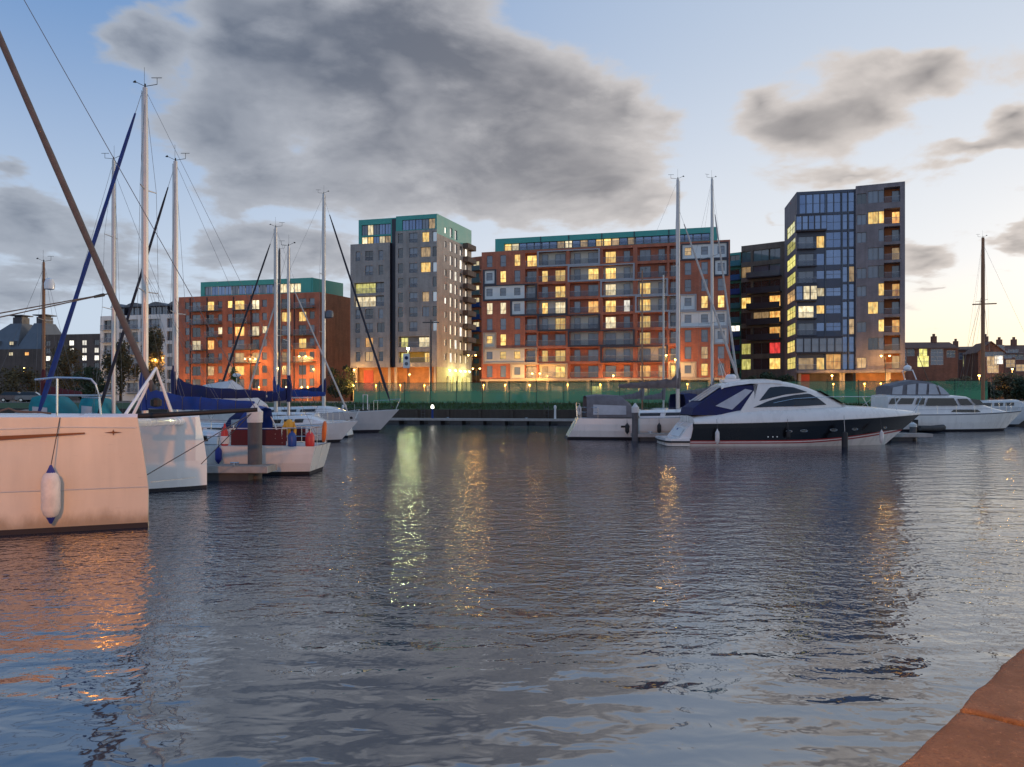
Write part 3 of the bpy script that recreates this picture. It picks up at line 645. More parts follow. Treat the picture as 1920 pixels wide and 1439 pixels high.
# ---- 3 dark glass and plum tower on the right -----------------------------------------------------
B, F = building('apartment_tower', 'dark glass tower with a taller plum brick part and orange balconies', 1494, 134.5, 1604.5, 132.5)
zs = F.z(1550, 695); zt = F.z(1560, 357); ST = (zt-zs-1.0)/10
cells = [(1497,1526,'2'),(1531,1546,'1'),(1549,1577,'2q'),(1580,1589,'1q'),(1592,1602,'1q')]
lits = {(2,1):'lit_yellow',(5,0):'lit_pale',(5,1):'lit_pale',(6,0):'lit_pale',(6,1):'lit_yellow',(9,0):'lit_dim',(9,1):'lit_yellow',(9,2):'lit_orange',(1,1):'glass',(7,4):'lit_dim',(4,4):'lit_dim'}
holes = []; proud = []
for r in range(10):
    z0 = zs+(9-r)*ST
    if r == 0:
        for k in range(8):
            a, b_ = F.u(1499+k*13), F.u(1511+k*13); F.win((a+b_)/2, z0+.2, b_-a, ST+.3, .12, 'glass_blue', '1q'); holes.append((a, b_, z0+.2, z0+ST+.5, .2))
        continue
    for j, (pa, pb, st) in enumerate(cells):
        a, b_ = F.u(pa), F.u(pb); g = lits.get((r, j), 'glass_blue' if j != 0 else 'glass')
        if r in (1, 5, 8) and j == 0: proud.append((r, z0)); 
        h = ST-.35 if j >= 2 else 2.1
        if r in (4, 5, 6, 7) and j in (1, 2): h = 1.5
        s0 = .15 if h > 2 else .8
        holes.append((a, b_, z0+s0, z0+s0+h, .25)); F.win((a+b_)/2, z0+s0, b_-a, h, .15, g, st)
        if j == 0 and r not in (1, 5, 8): railing(F, a-.3, b_+.3, z0+.05, -.8); 
M['tower_dark'] = mat('tower_dark_cladding', (.07,.078,.11), .4, 0, .12, .5)
mb = MB(); wall(mb, 0, F.L, zs, zt, holes); F.add('wall', mb, M['tower_dark'])
for (r, z0) in proud:                                   # glazed boxes standing out of the wall
    a, b_ = F.u(1490), F.u(1548 if r == 1 else 1530 if r == 5 else 1577)
    F.add('bay_box', MB().box(a, b_, -1.3, -.005, z0-.1, z0+ST-.2), M['frame_dark']); k = 5 if r == 1 else 3 if r == 5 else 6
    for i in range(k): F.win(a+(i+.5)*(b_-a)/k, z0+.12, (b_-a)/k-.12, ST-.65, -1.33, 'lit_pale' if (r == 5 and i > 0) else ('glass_blue' if r != 8 else 'glass'), '1q')
for r in (2, 3, 4, 6, 7): z0 = zs+(9-r)*ST; F.add('balcony_slab', MB().box(F.u(1494), F.u(1530), -.9, -.01, z0-.12, z0+.04), M['frame_dark'])
for px in (1547.5, 1578.5, 1590.5): u = F.u(px); F.add('facade_fin', MB().box(u-.06, u+.06, -.14, -.004, zs+.2, zt-.3), M['grey_metal'])
G = Face(B, 1604.5, 131.9, 1697, 129.0); zt2 = G.z(1697, 340.4)
holes = []; brown_lit = {(1,1):'lit_yellow',(1,2):'lit_yellow',(5,2):'lit_yellow',(6,1):'lit_yellow',(7,2):'lit_yellow',(2,2):'glass',(9,0):'lit_dim'}
for r in range(10):
    z0 = zs+(9-r)*ST+(.9 if r == 0 else .4)*(1-r/10)
    for j, (px, w) in enumerate(((1615.5, 1.5), (1637, 1.6), (1652.5, .9))):
        if (r, j) in ((3,0),(6,0),(8,0),(2,1),(5,1),(7,1),(9,1),(9,2)): continue
        u = G.u(px); h = 2.1 if j else 1.8; holes.append((u-w/2, u+w/2, z0+.3, z0+.3+h, .3)); G.win(u, z0+.3, w, h, .2, brown_lit.get((r, j), 'glass' if (r+j) % 3 else 'glass_dark'), '2' if w > 1.4 else '1')
    a, b_ = G.u(1657.5), G.u(1688); holes.append((a, b_, z0+.15, z0+2.75, 1.7))
    G.add('balcony_back_wall', MB().quad((a, 1.7, z0+.15), (b_, 1.7, z0+.15), (b_, 1.7, z0+2.75), (a, 1.7, z0+2.75)), mat('terracotta', (.42,.14,.05), .8)); G.win(G.u(1681), z0+.2, 1.2, 2.2, 1.6, 'lit_orange' if r in (1, 5, 7) else 'lit_dim' if r % 2 else 'glass', '1'); railing(G, a+.02, b_-.02, z0+.16)
mb = MB(); wall(mb, 0, G.L, zs, zt2, holes); G.add('wall', mb, M['plum_wall'])
shell(G, 'side_wall', M['plum_wall'], 0, G.L, 0, 16, 0, zt2); shell(F, 'side_wall', M['plum_wall'], 0, F.L+.3, 0, 15, zs, zt, sides=(1, 0))
mb = MB().box(-.2, F.L, -1.2, 2, zs-.45, zs); F.add('podium_slab', mb, M['plum_wall']); G.add('podium_slab', MB().box(.02, G.L+.1, -.5, 2, zs-.5, zs-.02), M['plum_wall'])
F.add('podium_wall', MB().quad((0, 1.8, 0), (F.L, 1.8, 0), (F.L, 1.8, zs), (0, 1.8, zs)), M['dark_brick']); G.add('podium_wall', MB().quad((0, 1.2, 0), (G.L, 1.2, 0), (G.L, 1.2, zs), (0, 1.2, zs)), M['rust'])
F.add('door', MB().box(F.u(1503), F.u(1521), 1.7, 1.79, 0, zs-.6), M['door_red'])
for f_, px in ((F, 1500), (F, 1577), (F, 1582), (G, 1662), (G, 1668)): u = f_.u(px); f_.add('column', MB().box(u-.2, u+.2, .1, .5, 0, zs-.5), M['frame_tan'])
added_podium_fills(G, (1620, 1650, 1685), 3.0, -1.5, 200); added_podium_fills(F, (1560,), 3.0, -1.0, 120)
V = Face(B, 1471, 146.0, 1493.8, 134.6); zv = V.z(1473, 388)
holes = []
for i in range(9):
    zc = zs+1.5+i*ST
    u = V.u(1483.5); holes.append((u-3.9, u+3.9, zc-1.05, zc+1.05, .12)); V.win(u, zc-1.05, 7.8, 2.1, .05, 'lit_lime' if i != 4 else 'lit_dim', '3q')
mb = MB(); wall(mb, 0, V.L, 0, zv, holes); V.add('side_wall', mb, M['plum_wall'])
V.add('roof', MB().quad((0, 0, zv), (V.L, 0, zv), (V.L, 10, zv), (0, 10, zv)), M['plum_wall'])
# ---- 4 lower dark block with dark balconies ---------------------------------------------------------
B, F = building('apartment_block', 'lower dark brick block with long black balconies between the glass tower and the red block', 1390, 152, 1471, 147)
zt = F.z(1440, 456); ST = 3.05; nr = 9; holes = []
ll = {(3,2):'lit_orange',(4,2):'lit_orange',(5,2):'lit_orange',(6,2):'lit_red',(7,2):'lit_yellow',(3,0):'lit_yellow',(1,0):'lit_dim',(6,0):'lit_lime',(7,0):'lit_lime',(4,1):'lit_dim'}
for r in range(8):
    z0 = zt-.6-(r+1)*ST
    for j, (px, w) in enumerate(((1398, 2.0), (1427, 3.2), (1452, 2.2))):
        u = F.u(px); holes.append((u-w/2, u+w/2, z0+.35, z0+2.5, .4)); F.win(u, z0+.35, w, 2.15, .3, ll.get((r, j), 'glass_dark' if r > 1 else 'glass'), '2')
    if r not in (0, 6, 7): F.add('balcony_slab', MB().box(F.u(1404), F.u(1466), -1.5, -.01, z0-.1, z0+.1), M['frame_dark']); F.add('balcony_front', MB().box(F.u(1404), F.u(1466), -1.5, -1.45, z0+.11, z0+1.1), M['frame_dark'] if r > 1 else M['grey_metal'])
mb = MB(); wall(mb, 0, F.L, 0, zt, holes); F.add('wall', mb, M['umber_brick']); shell(F, 'side_wall', M['umber_brick'], 0, F.L, 0, 12, 0, zt)
# ---- 5 teal and blue strip block behind ---------------------------------------------------------------
B, F = building('apartment_block', 'narrow teal and blue striped block behind the right end of the red block', 1366, 158, 1396, 156)
zt = F.z(1380, 474); mb = MB(); holes = []
cols_ = [(.05,.22,.26),(.03,.12,.30),(.02,.07,.28),(.04,.2,.22)]
for r in range(9):
    z0 = zt-(r+1)*2.9
    F.add('balcony_front', MB().box(0, F.L*.8, -.9, -.85, z0+.1, z0+1.15).box(0, F.L*.8, -.84, -.01, z0, z0+.1), mat('blue_panel_%d' % (r % 4), cols_[r % 4], .5))
    u = F.L*.4; holes.append((u-1, u+1, z0+.2, z0+2.4, .3)); F.win(u, z0+.2, 2, 2.2, .2, 'glass_dark' if r != 5 else 'lit_white', '2')
wall(mb, 0, F.L, 0, zt, holes); F.add('wall', mb, M['teal']); shell(F, 'side_wall', M['teal'], 0, F.L, 0, 8, 0, zt)
# ---- 6 red wing with blue balconies seen between tower and block -------------------------------------------
B, F = building('apartment_block', 'narrow red block with blue balconies in the gap beside the brown tower', 880, 186, 905, 184)
zt = F.z(893, 482); mb = MB(); holes = []
for r in range(10):
    z0 = zt-.5-(r+1)*2.95
    F.add('balcony_front', MB().box(.8, F.L*.95, -1.0, -.95, z0+.1, z0+1.15).box(.8, F.L*.95, -.94, -.01, z0, z0+.1), M['cvs_blue'] if r in (3, 4, 5) else M['grey_metal'] if r < 3 else M['rust'])
    u = F.L*.5; holes.append((u-.9, u+.9, z0+.2, z0+2.4, .3)); F.win(u, z0+.2, 1.8, 2.2, .2, 'lit_pale' if r in (0, 2, 3, 5) else 'glass', '2')
wall(mb, 0, F.L, 0, zt, holes); F.add('wall', mb, M['red_wall']); shell(F, 'side_wall', M['red_wall'], 0, F.L, 0, 10, 0, zt)
# ---- 7 left red block ---------------------------------------------------------------------------------------
B, F = building('apartment_block', 'red brick block with grey balconies and a set back green top storey, at the left', 335, 174.5, 600, 166)
zt = F.z(600, 548); ST = 2.93; holes = []
cols_ = [(351,1.1),(368,2.2),(395,1.7),(412.5,1.1),(431,1.2),(449,2.4),(479,1.8),(496,1.2),(520,1.2),(536.6,2.3),(567,1.8),(585,1.2)]
ll = {(0,2):'lit_yellow',(0,4):'lit_yellow',(0,5):'lit_yellow',(0,6):'lit_pale',(1,9):'lit_yellow',(1,10):'lit_yellow',(2,5):'lit_orange',(2,6):'lit_pale',(2,7):'lit_pale',(3,1):'lit_pale',(3,2):'lit_orange',(3,10):'lit_yellow',
      (4,5):'lit_dim',(4,6):'lit_dim',(4,8):'lit_yellow',(5,2):'lit_dim',(5,5):'lit_orange',(5,9):'lit_dim',(5,4):'lit_dim',(2,3):'lit_pale',(4,9):'lit_dim'}
for r in range(7):
    z0 = zt-.6-(r+1)*ST
    if z0 < 0: continue
    for j, (px, w) in enumerate(cols_):
        u = F.u(px); h = 2.1 if w > 1.5 else 1.6; s0 = .2 if w > 1.5 else .7
        holes.append((u-w/2, u+w/2, z0+s0, z0+s0+h, .25)); F.win(u, z0+s0, w, h, .15, ll.get((r, j), 'glass' if (r+j) % 3 else 'glass_dark'), '2' if w > 1.5 else '1')
    if r < 5:
        for (pa, pb) in ((361, 388), (390, 417), (441, 470), (472, 488), (528, 549), (556, 592)):
            if (r*3+pa) % 4 == 3: continue
            a, b_ = F.u(pa), F.u(pb); F.add('balcony_slab', MB().box(a, b_, -1.5, -.01, z0-.02, z0+.14), M['grey_metal']); railing(F, a, b_, z0+.14, -1.48, 1.05)
mb = MB(); wall(mb, 0, F.L, 0, zt, holes); F.add('wall', mb, M['red_wall'])
for px in (357, 388.5, 438, 471, 524, 552): u = F.u(px); F.add('downpipe', MB().box(u-.09, u+.09, -.2, -.01, 0, zt-.3), M['frame_dark'])
shell(F, 'roof', M['red_wall'], 0, F.L, 0, 17, 0, zt, sides=(1, 0))
S = Face(B, 600, 166, 657, 175.5); S.add('side_wall', MB().quad((0, 0, 0), (S.L, 0, 0), (S.L, 0, zt), (0, 0, zt)), M['red_wall'])
ta, tb = F.u(371), F.u(583); zp = F.z(583, 519.5)
mb = MB(); wall(mb, ta, tb, zt, zp, [(ta+1, tb-3, zt+.3, zt+2.3, .3)], y=1.0); F.add('green_top_wall', mb, M['teal'])
S2 = Face(B, 584.2, 167.5, 643.5, 176); mb = MB().quad((0, 0, zt), (S2.L, 0, zt), (S2.L, 0, zp), (0, 0, zp)); S2.add('green_top_side', mb, M['teal'])
MB().poly([F.pt(ta, 1.0, zp), F.pt(tb, 1.0, zp), S2.pt(0, 0, zp), S2.pt(S2.L, 0, zp), F.pt(ta, 12, zp)]).build('top_roof', M['teal'], B)
n = 14
for i in range(n): F.win(ta+1+(i+.5)*(tb-3-ta-1)/n, zt+.32, (tb-ta-4)/n-.1, 1.95, 1.2, 'lit_pale' if i in (11, 12, 13) else ('glass_blue' if i % 4 else 'glass'), '2')
added_podium_fills(F, (350, 400, 450, 500, 550, 590), 3.0, -3.0, 330)
# ---- 8 white building with arched roofs ---------------------------------------------------------------------------
B, F = building('apartment_block', 'white rendered block with dark arched roofs behind the ivy trees', 188, 186, 336, 180)
zt = F.z(230, 592); holes = []
for r in range(6):
    z0 = zt-.5-(r+1)*3.05
    for j, (px, w) in enumerate(((204, 3.0), (227, 1.3), (248, 3.2), (268, 1.3), (289, 3.2), (318, 1.5))):
        u = F.u(px); holes.append((u-w/2, u+w/2, z0+.3, z0+2.5, .6)); F.win(u, z0+.3, w, 2.2, .5, 'glass' if (r+j) % 3 else 'glass_dark', '2'); 
        if w > 2: railing(F, u-w/2-.3, u+w/2+.3, z0+.2, -.9, 1.05); F.add('balcony_slab', MB().box(u-w/2-.3, u+w/2+.3, -.95, -.01, z0+.05, z0+.2), M['frame_grey'])
mb = MB(); wall(mb, 0, F.L, 0, zt, holes); F.add('wall', mb, M['panel_white']); shell(F, 'side_wall', M['panel_white'], 0, F.L, 0, 14, 0, zt)
for (pa, pb) in ((199, 222), (224, 262), (266, 304), (306, 334)):
    a, b_ = F.u(pa), F.u(pb); pts = []
    for k in range(9): t = k/8; pts.append((a+(b_-a)*t, zt+2.2+math.sin(math.pi*t)*1.0))
    F.add('arched_roof', MB().prism(pts, 1.2, 11), M['grey_metal']); F.add('roof_storey', MB().box(a+.4, b_-.4, 2.5, 10.8, zt, zt+2.2), M['frame_dark'])
    k = 3
    for i in range(k): F.win(a+.4+(i+.5)*(b_-a-.8)/k, zt+.3, (b_-a-.8)/k-.25, 1.8, 2.45, 'glass', '2')
# ---- 9 dark office with rows of bright windows -------------------------------------------------------------------------
B, F = building('office_block', 'low dark office block with rows of bright white windows, at the left', 78, 216, 192, 212)
zt = F.z(140, 627); holes = []
for r in range(5):
    zc = F.z(158, 643+14.3*r)
    for px in (90, 112, 134, 158, 181):
        u = F.u(px); holes.append((u-.75, u+.75, zc-.7, zc+.7, .2)); on = px > 130 and r < 3 and not (px == 181 and r == 0)
        F.win(u, zc-.7, 1.5, 1.4, .12, 'lit_white' if on or (px == 90 and r == 2) else 'glass_dark', '2')
mb = MB(); wall(mb, 0, F.L, 0, zt, holes); F.add('wall', mb, M['dark_brick']); shell(F, 'side_wall', M['dark_brick'], 0, F.L, 0, 12, 0, zt)
# ---- 10 maltings with kiln cowls ------------------------------------------------------------------------------------------
B, F = building('malt_house', 'grey malt house with steep kiln roofs and dark cowls at the far left', -60, 226, 82, 222)
ze = F.z(40, 655); zk = F.z(40, 604)
mb = MB(); holes = []
for px, r in ((21, 0), (20, 1), (50, 1), (-8, 0), (-30, 1)):
    u = F.u(px); zc = F.z(20, 644 if r == 0 else 664); holes.append((u-.7, u+.7, zc-.5, zc+.5, .2)); F.win(u, zc-.5, 1.4, 1.0, .12, 'lit_pale' if px != 50 else 'lit_orange', '2')
wall(mb, 0, F.L, 0, ze, [h for h in holes if h[3] < ze]); F.add('wall', mb, M['dark_brick']); shell(F, 'side_wall', M['dark_brick'], 0, F.L, 0, 12, 0, ze, roof=False)
for (pa, pb, pc) in ((-58, 32, 10), (30, 81, 55)):
    a, b_, c = F.u(pa), F.u(pb), F.u(pc); t = 1.9; mb = MB()
    q = [(a, 0, ze), (b_, 0, ze), (b_, 12, ze), (a, 12, ze)]; p = [(c-t, 4, zk), (c+t, 4, zk), (c+t, 8, zk), (c-t, 8, zk)]
    mb.loft([q, p], ring=True, cap=True); F.add('kiln_roof', mb, M['malt'])
    F.add('cowl', MB().box(c-1.5, c+1.5, 4.4, 7.4, zk+.01, zk+1.9).box(c-2.3, c+2.3, 3.8, 8, zk+2.3, zk+2.6).box(c-1.2, c+1.2, 4.7, 7.1, zk+1.9, zk+2.3), M['frame_dark'])
for h in [h for h in holes if h[3] >= ze]: F.add('dormer', MB().box(h[0]-.2, h[1]+.2, .25, 3, h[2]-.2, h[3]+.2), M['malt'])
# ---- 11 brick houses on the right -----------------------------------------------------------------------------------------
def house(label, px0, px1, D, ye, yr, gable=False, chim=(), wins=(), depth=8):
    B, F = building('brick_house', label, px0, D, px1, D-1); B['group'] = 'brick houses on the right bank'
    pc = (px0+px1)/2; ze, zr = F.z(pc, ye), F.z(pc, yr); holes = []
    for (px, py, w, h, g) in wins:
        u, zc = F.u(px), F.z(px, py); holes.append((u-w/2, u+w/2, zc-h/2, zc+h/2, .12)); F.win(u, zc-h/2, w, h, .06, g, '2q', 'win_white')
    mb = MB(); wall(mb, 0, F.L, 0, ze, holes); F.add('wall', mb, M['house_brick']); shell(F, 'side_wall', M['house_brick'], 0, F.L, 0, depth, 0, ze, roof=False)
    if gable:
        F.add('roof', MB().prism([(-.3, ze-.1), (F.L/2, zr), (F.L+.3, ze-.1), (F.L+.3, ze-.3), (F.L/2, zr-.22), (-.3, ze-.3)], -.3, depth), M['tile_roof'])
        F.add('gable', MB().prism([(0, ze), (F.L, ze), (F.L/2, zr-.25)], 0, depth-.1), M['house_brick'])
    else:
        mb = MB(); c = depth/2; a, b_ = -.2, F.L+.2
        mb.quad((a, -.3, ze-.15), (b_, -.3, ze-.15), (b_, c, zr), (a, c, zr)); mb.quad((a, depth+.3, ze-.15), (b_, depth+.3, ze-.15), (b_, c, zr), (a, c, zr))
        mb.quad((a, -.3, ze-.3), (b_, -.3, ze-.3), (b_, -.3, ze-.15), (a, -.3, ze-.15)); F.add('roof', mb, M['tile_roof'])
        F.add('gable', MB().add([(0, 0, ze), (0, depth, ze), (0, c, zr-.1)], [(0, 1, 2)]).add([(F.L, 0, ze), (F.L, depth, ze), (F.L, c, zr-.1)], [(0, 1, 2)]), M['house_brick'])
    for px in chim:
        u = F.u(px); F.add('chimney', MB().box(u-.45, u+.45, depth/2-.4, depth/2+.4, zr-1.2, zr+1.2).box(u-.2, u+.2, depth/2-.2, depth/2+.2, zr+1.2, zr+1.7), M['house_brick'])
house('long brick terrace with a plain tiled roof next to the plum tower', 1690, 1796, 152, 652, 639.5, False, (1700, 1768), [(1694.5, 661, 1.1, 1.5, 'glass'), (1694.5, 676, 1.1, 1.5, 'glass'), (1708, 661, 1.4, 1.5, 'glass_dark'), (1731, 663, 1.6, 1.9, 'lit_lime'), (1731, 678, 2.2, 2.2, 'lit_lime'), (1757, 662, 2.4, 1.6, 'glass'), (1757, 677, 2.4, 1.6, 'glass'), (1783, 664, 1.6, 1.4, 'glass_dark')])
house('small brick house with a bright window between terrace and gabled house', 1797, 1834, 160, 655, 648, False, (1802,), [(1806, 668, 1.6, 1.4, 'glass'), (1815, 677, 1.9, 2.4, 'lit_lime'), (1819, 662, 1.6, 1.2, 'glass_dark'), (1815, 690, 1.5, 1, 'lit_orange')])
house('brick house with a gabled front and a white window behind the brown mast', 1834, 1882, 148, 660, 640, True, (1862,), [(1864, 658, 3.6, 2.2, 'glass'), (1860, 677, 1.8, 1.8, 'lit_dim'), (1873, 675, 1.5, 1.7, 'lit_white'), (1862, 692, 2.0, 1.6, 'lit_dim')])
house('brick house at the right edge of the picture beyond the cruiser', 1883, 1960, 156, 662, 645, False, (1892, 1920), [(1888, 665, 2, 1.6, 'glass'), (1900, 663, 2, 1.6, 'glass'), (1912, 668, 1.6, 1.4, 'glass_dark'), (1895, 682, 1.8, 1.6, 'lit_dim'), (1915, 690, 2, 1.4, 'lit_dim')])
# ------------------------------------------------------------------ boats
def lerp(a, b, t): return a+(b-a)*t
def hull_pts(L, B, fs, fb, tw=.72, mx=.45, rake=.9, trans=-.25, n=18, draft=.45, levels=None, sag=.08, full=.92):
    """stations from stern to bow; each a list of (x, halfwidth, z) from sheer to keel"""
    st = []
    for i in range(n+1):
        t = i/n; t = t if t < .8 else .8+.2*(1-(1-(t-.8)/.2)**1.3)
        if t < mx: f = lerp(tw, 1, math.sin(t/mx*math.pi/2))
        else: q = (t-mx)/(1-mx); f = max(0.0, 1-q**2.3)
        zs = lerp(fs, fb, t)-sag*math.sin(math.pi*t)*1.2
        row = []
        for lev, wf in (levels or ((1, 1), (.72, .985), (.42, .95), (.12, .86), (0, .80), (-.5, .45), (-1, 0))):
            z = zs*lev if lev >= 0 else draft*lev
            wf_ = lerp(wf, wf**(1+2.2*max(0, t-.5)), 1)
            k = max(0, min(1.35, (zs-z)/zs)); x = t*(L-rake*k*1.0)+(1-t)*(trans*k)
            row.append((x, B/2*f*wf_ if lev > -1 else 0.0, z))
        st.append(row)
    return st
def hull_mesh(mb, st, split=None):
    """both sides + transom; split = list of material index per strip"""
    n = len(st[0])
    for sgn in (-1, 1):
        for k in range(n-1):
            mb.cur = split[k] if split else 0
            mb.loft([[(r[k][0], sgn*r[k][1], r[k][2]), (r[k+1][0], sgn*r[k+1][1], r[k+1][2])] for r in st])
    mb.cur = 0; r = st[0]
    for k in range(n-1):
        mb.cur = split[k] if split else 0
        mb.quad((r[k][0], -r[k][1], r[k][2]), (r[k][0], r[k][1], r[k][2]), (r[k+1][0], r[k+1][1], r[k+1][2]), (r[k+1][0], -r[k+1][1], r[k+1][2]))
    mb.cur = 0
def deck_mesh(st, drop=.03, crown=.06, ins=.03):
    mb = MB(); secs = []
    for r in st:
        x, w, z = r[0]; w = max(0, w-ins); secs.append([(x-(.02 if w < .1 else 0), -w, z-drop), (x, -w*.5, z-drop+crown*.75), (x, 0, z-drop+crown), (x, w*.5, z-drop+crown*.75), (x, w, z-drop)])
    return mb.loft(secs)
def sheer_at(st, x):
    for a, b in zip(st, st[1:]):
        if a[0][0] <= x <= b[0][0]:
            t = (x-a[0][0])/max(1e-6, b[0][0]-a[0][0]); return lerp(a[0][1], b[0][1], t), lerp(a[0][2], b[0][2], t)
    r = st[-1] if x > st[-1][0][0] else st[0]; return r[0][1], r[0][2]
def cabin(B, st, x0, x1, w, h, mat_, front=1.1, aft=.15, n=8, name='coachroof', win='tint', wins=3):
    secs = []; z0 = sheer_at(st, (x0+x1)/2)[1]+.02
    for i in range(n+1):
        t = i/n; x = lerp(x0, x1, t); sh = sheer_at(st, x); ww = min(w, max(.15, sh[0]-.28))
        hh = h*min(1, max(.02, (x1-x)/front))*(1 if x-x0 > aft else .9); z = sh[1]+.02
        secs.append([(x, -ww, z), (x, -ww*.93, z+hh*.75), (x, -ww*.75, z+hh), (x, 0, z+hh+.05), (x, ww*.75, z+hh), (x, ww*.93, z+hh*.75), (x, ww, z)])
    c = MB().loft(secs, cap=True).build(name, mat_, B, smooth=True, angle=35)
    if wins:
        for s in (-1, 1):
            L_ = (x1-front-x0)*.8
            for k in range(wins):
                a = x0+.3+k*L_/wins; b_ = a+L_/wins*.8; pts = []
                for (xx, fr) in ((a, .25), (b_, .25), (b_+.05, .68), (a+.06, .68)):
                    sh = sheer_at(st, xx); ww = min(w, sh[0]-.28); pts.append((xx, s*(ww*(1-.07*fr/.75)+.012), sh[1]+.02+h*fr))
                MB().poly(pts).build('cabin_window', M[win], c)
    return c
def sprayhood(B, x0, x1, w, z, h, m, name='sprayhood', wins=True, vin='vinyl', s_front=.55):
    prof = []
    for x, k in ((x1, .0), (lerp(x1, x0, s_front*.5), .62), (lerp(x1, x0, s_front), .95), (lerp(x1, x0, .8), 1.0), (x0, .93)):
        hh = h*k; prof.append([(x, -w, z), (x, -w*.98, z+hh*.6), (x, -w*.78, z+hh*.95), (x, 0, z+hh), (x, w*.78, z+hh*.95), (x, w*.98, z+hh*.6), (x, w, z)])
    o = MB().loft(prof).build(name, M[m], B, smooth=True, angle=50)
    if wins:
        for s in (-1, 1):
            a, b_ = lerp(x1, x0, s_front*.75), lerp(x1, x0, .88)
            MB().poly([(a, s*(w+.012), z+h*.12), (b_, s*(w+.012), z+h*.12), (b_, s*(w*.985+.012), z+h*.55), (a, s*(w*.985+.012), z+h*.5)]).build('vinyl_window', M[vin], o)
    return o
def rails(B, st, x0, x1, h=.6, step=1.6, inset=.06, lines=2):
    xs_ = []; x = x0
    while x <= x1+.01: xs_.append(x); x += step
    for s in (-1, 1):
        for xx in xs_:
            w, z = sheer_at(st, xx); MB().tube((xx, s*(w-inset), z-.02), (xx, s*(w-inset-.03), z+h), .014, n=5).build('stanchion', M['steel'], B)
        for k in range(lines):
            f = 1-k*.48; pts = []
            for xx in xs_: w, z = sheer_at(st, xx); pts.append((xx, s*(w-inset-.03*f), z+h*f))
            MB().path(pts, .007, 4).build('lifeline', M['wire'], B)
def pulpit(B, st, L, h=.65, back=1.3):
    w, z = sheer_at(st, L-back); zt_ = sheer_at(st, L-.05)[1]; pts = []
    top = [(L-back, -w+.06, z+h), (L-back*.5, -w*.62, z+h+.03), (L+.1, -.12, zt_+h+.04), (L+.1, .12, zt_+h+.04), (L-back*.5, w*.62, z+h+.03), (L-back, w-.06, z+h)]
    mb = MB().path(top, .016, 6)
    for p, q in ((top[0], (L-back, -w+.06, z-.02)), (top[5], (L-back, w-.06, z-.02)), (top[2], (L-.25, -.1, zt_-.02)), (top[3], (L-.25, .1, zt_-.02))): mb.tube(p, q, .015, n=6)
    mb.build('pulpit', M['steel'], B)
def pushpit(B, st, h=.65, fwd=1.0):
    w0, z0 = st[0][0][1], st[0][0][2]; w1, z1 = sheer_at(st, fwd); x0 = st[0][0][0]+.08
    top = [(fwd, -w1+.06, z1+h), (x0+.1, -w0+.08, z0+h), (x0, -w0*.5, z0+h), (x0, w0*.5, z0+h), (x0+.1, w0-.08, z0+h), (fwd, w1-.06, z1+h)]
    mb = MB().path(top, .016, 6).path([(a, b, c-h*.45) for a, b, c in top], .012, 5)
    for p in top: mb.tube(p, (p[0], p[1], p[2]-h-.02), .015, n=6)
    mb.build('pushpit', M['steel'], B)
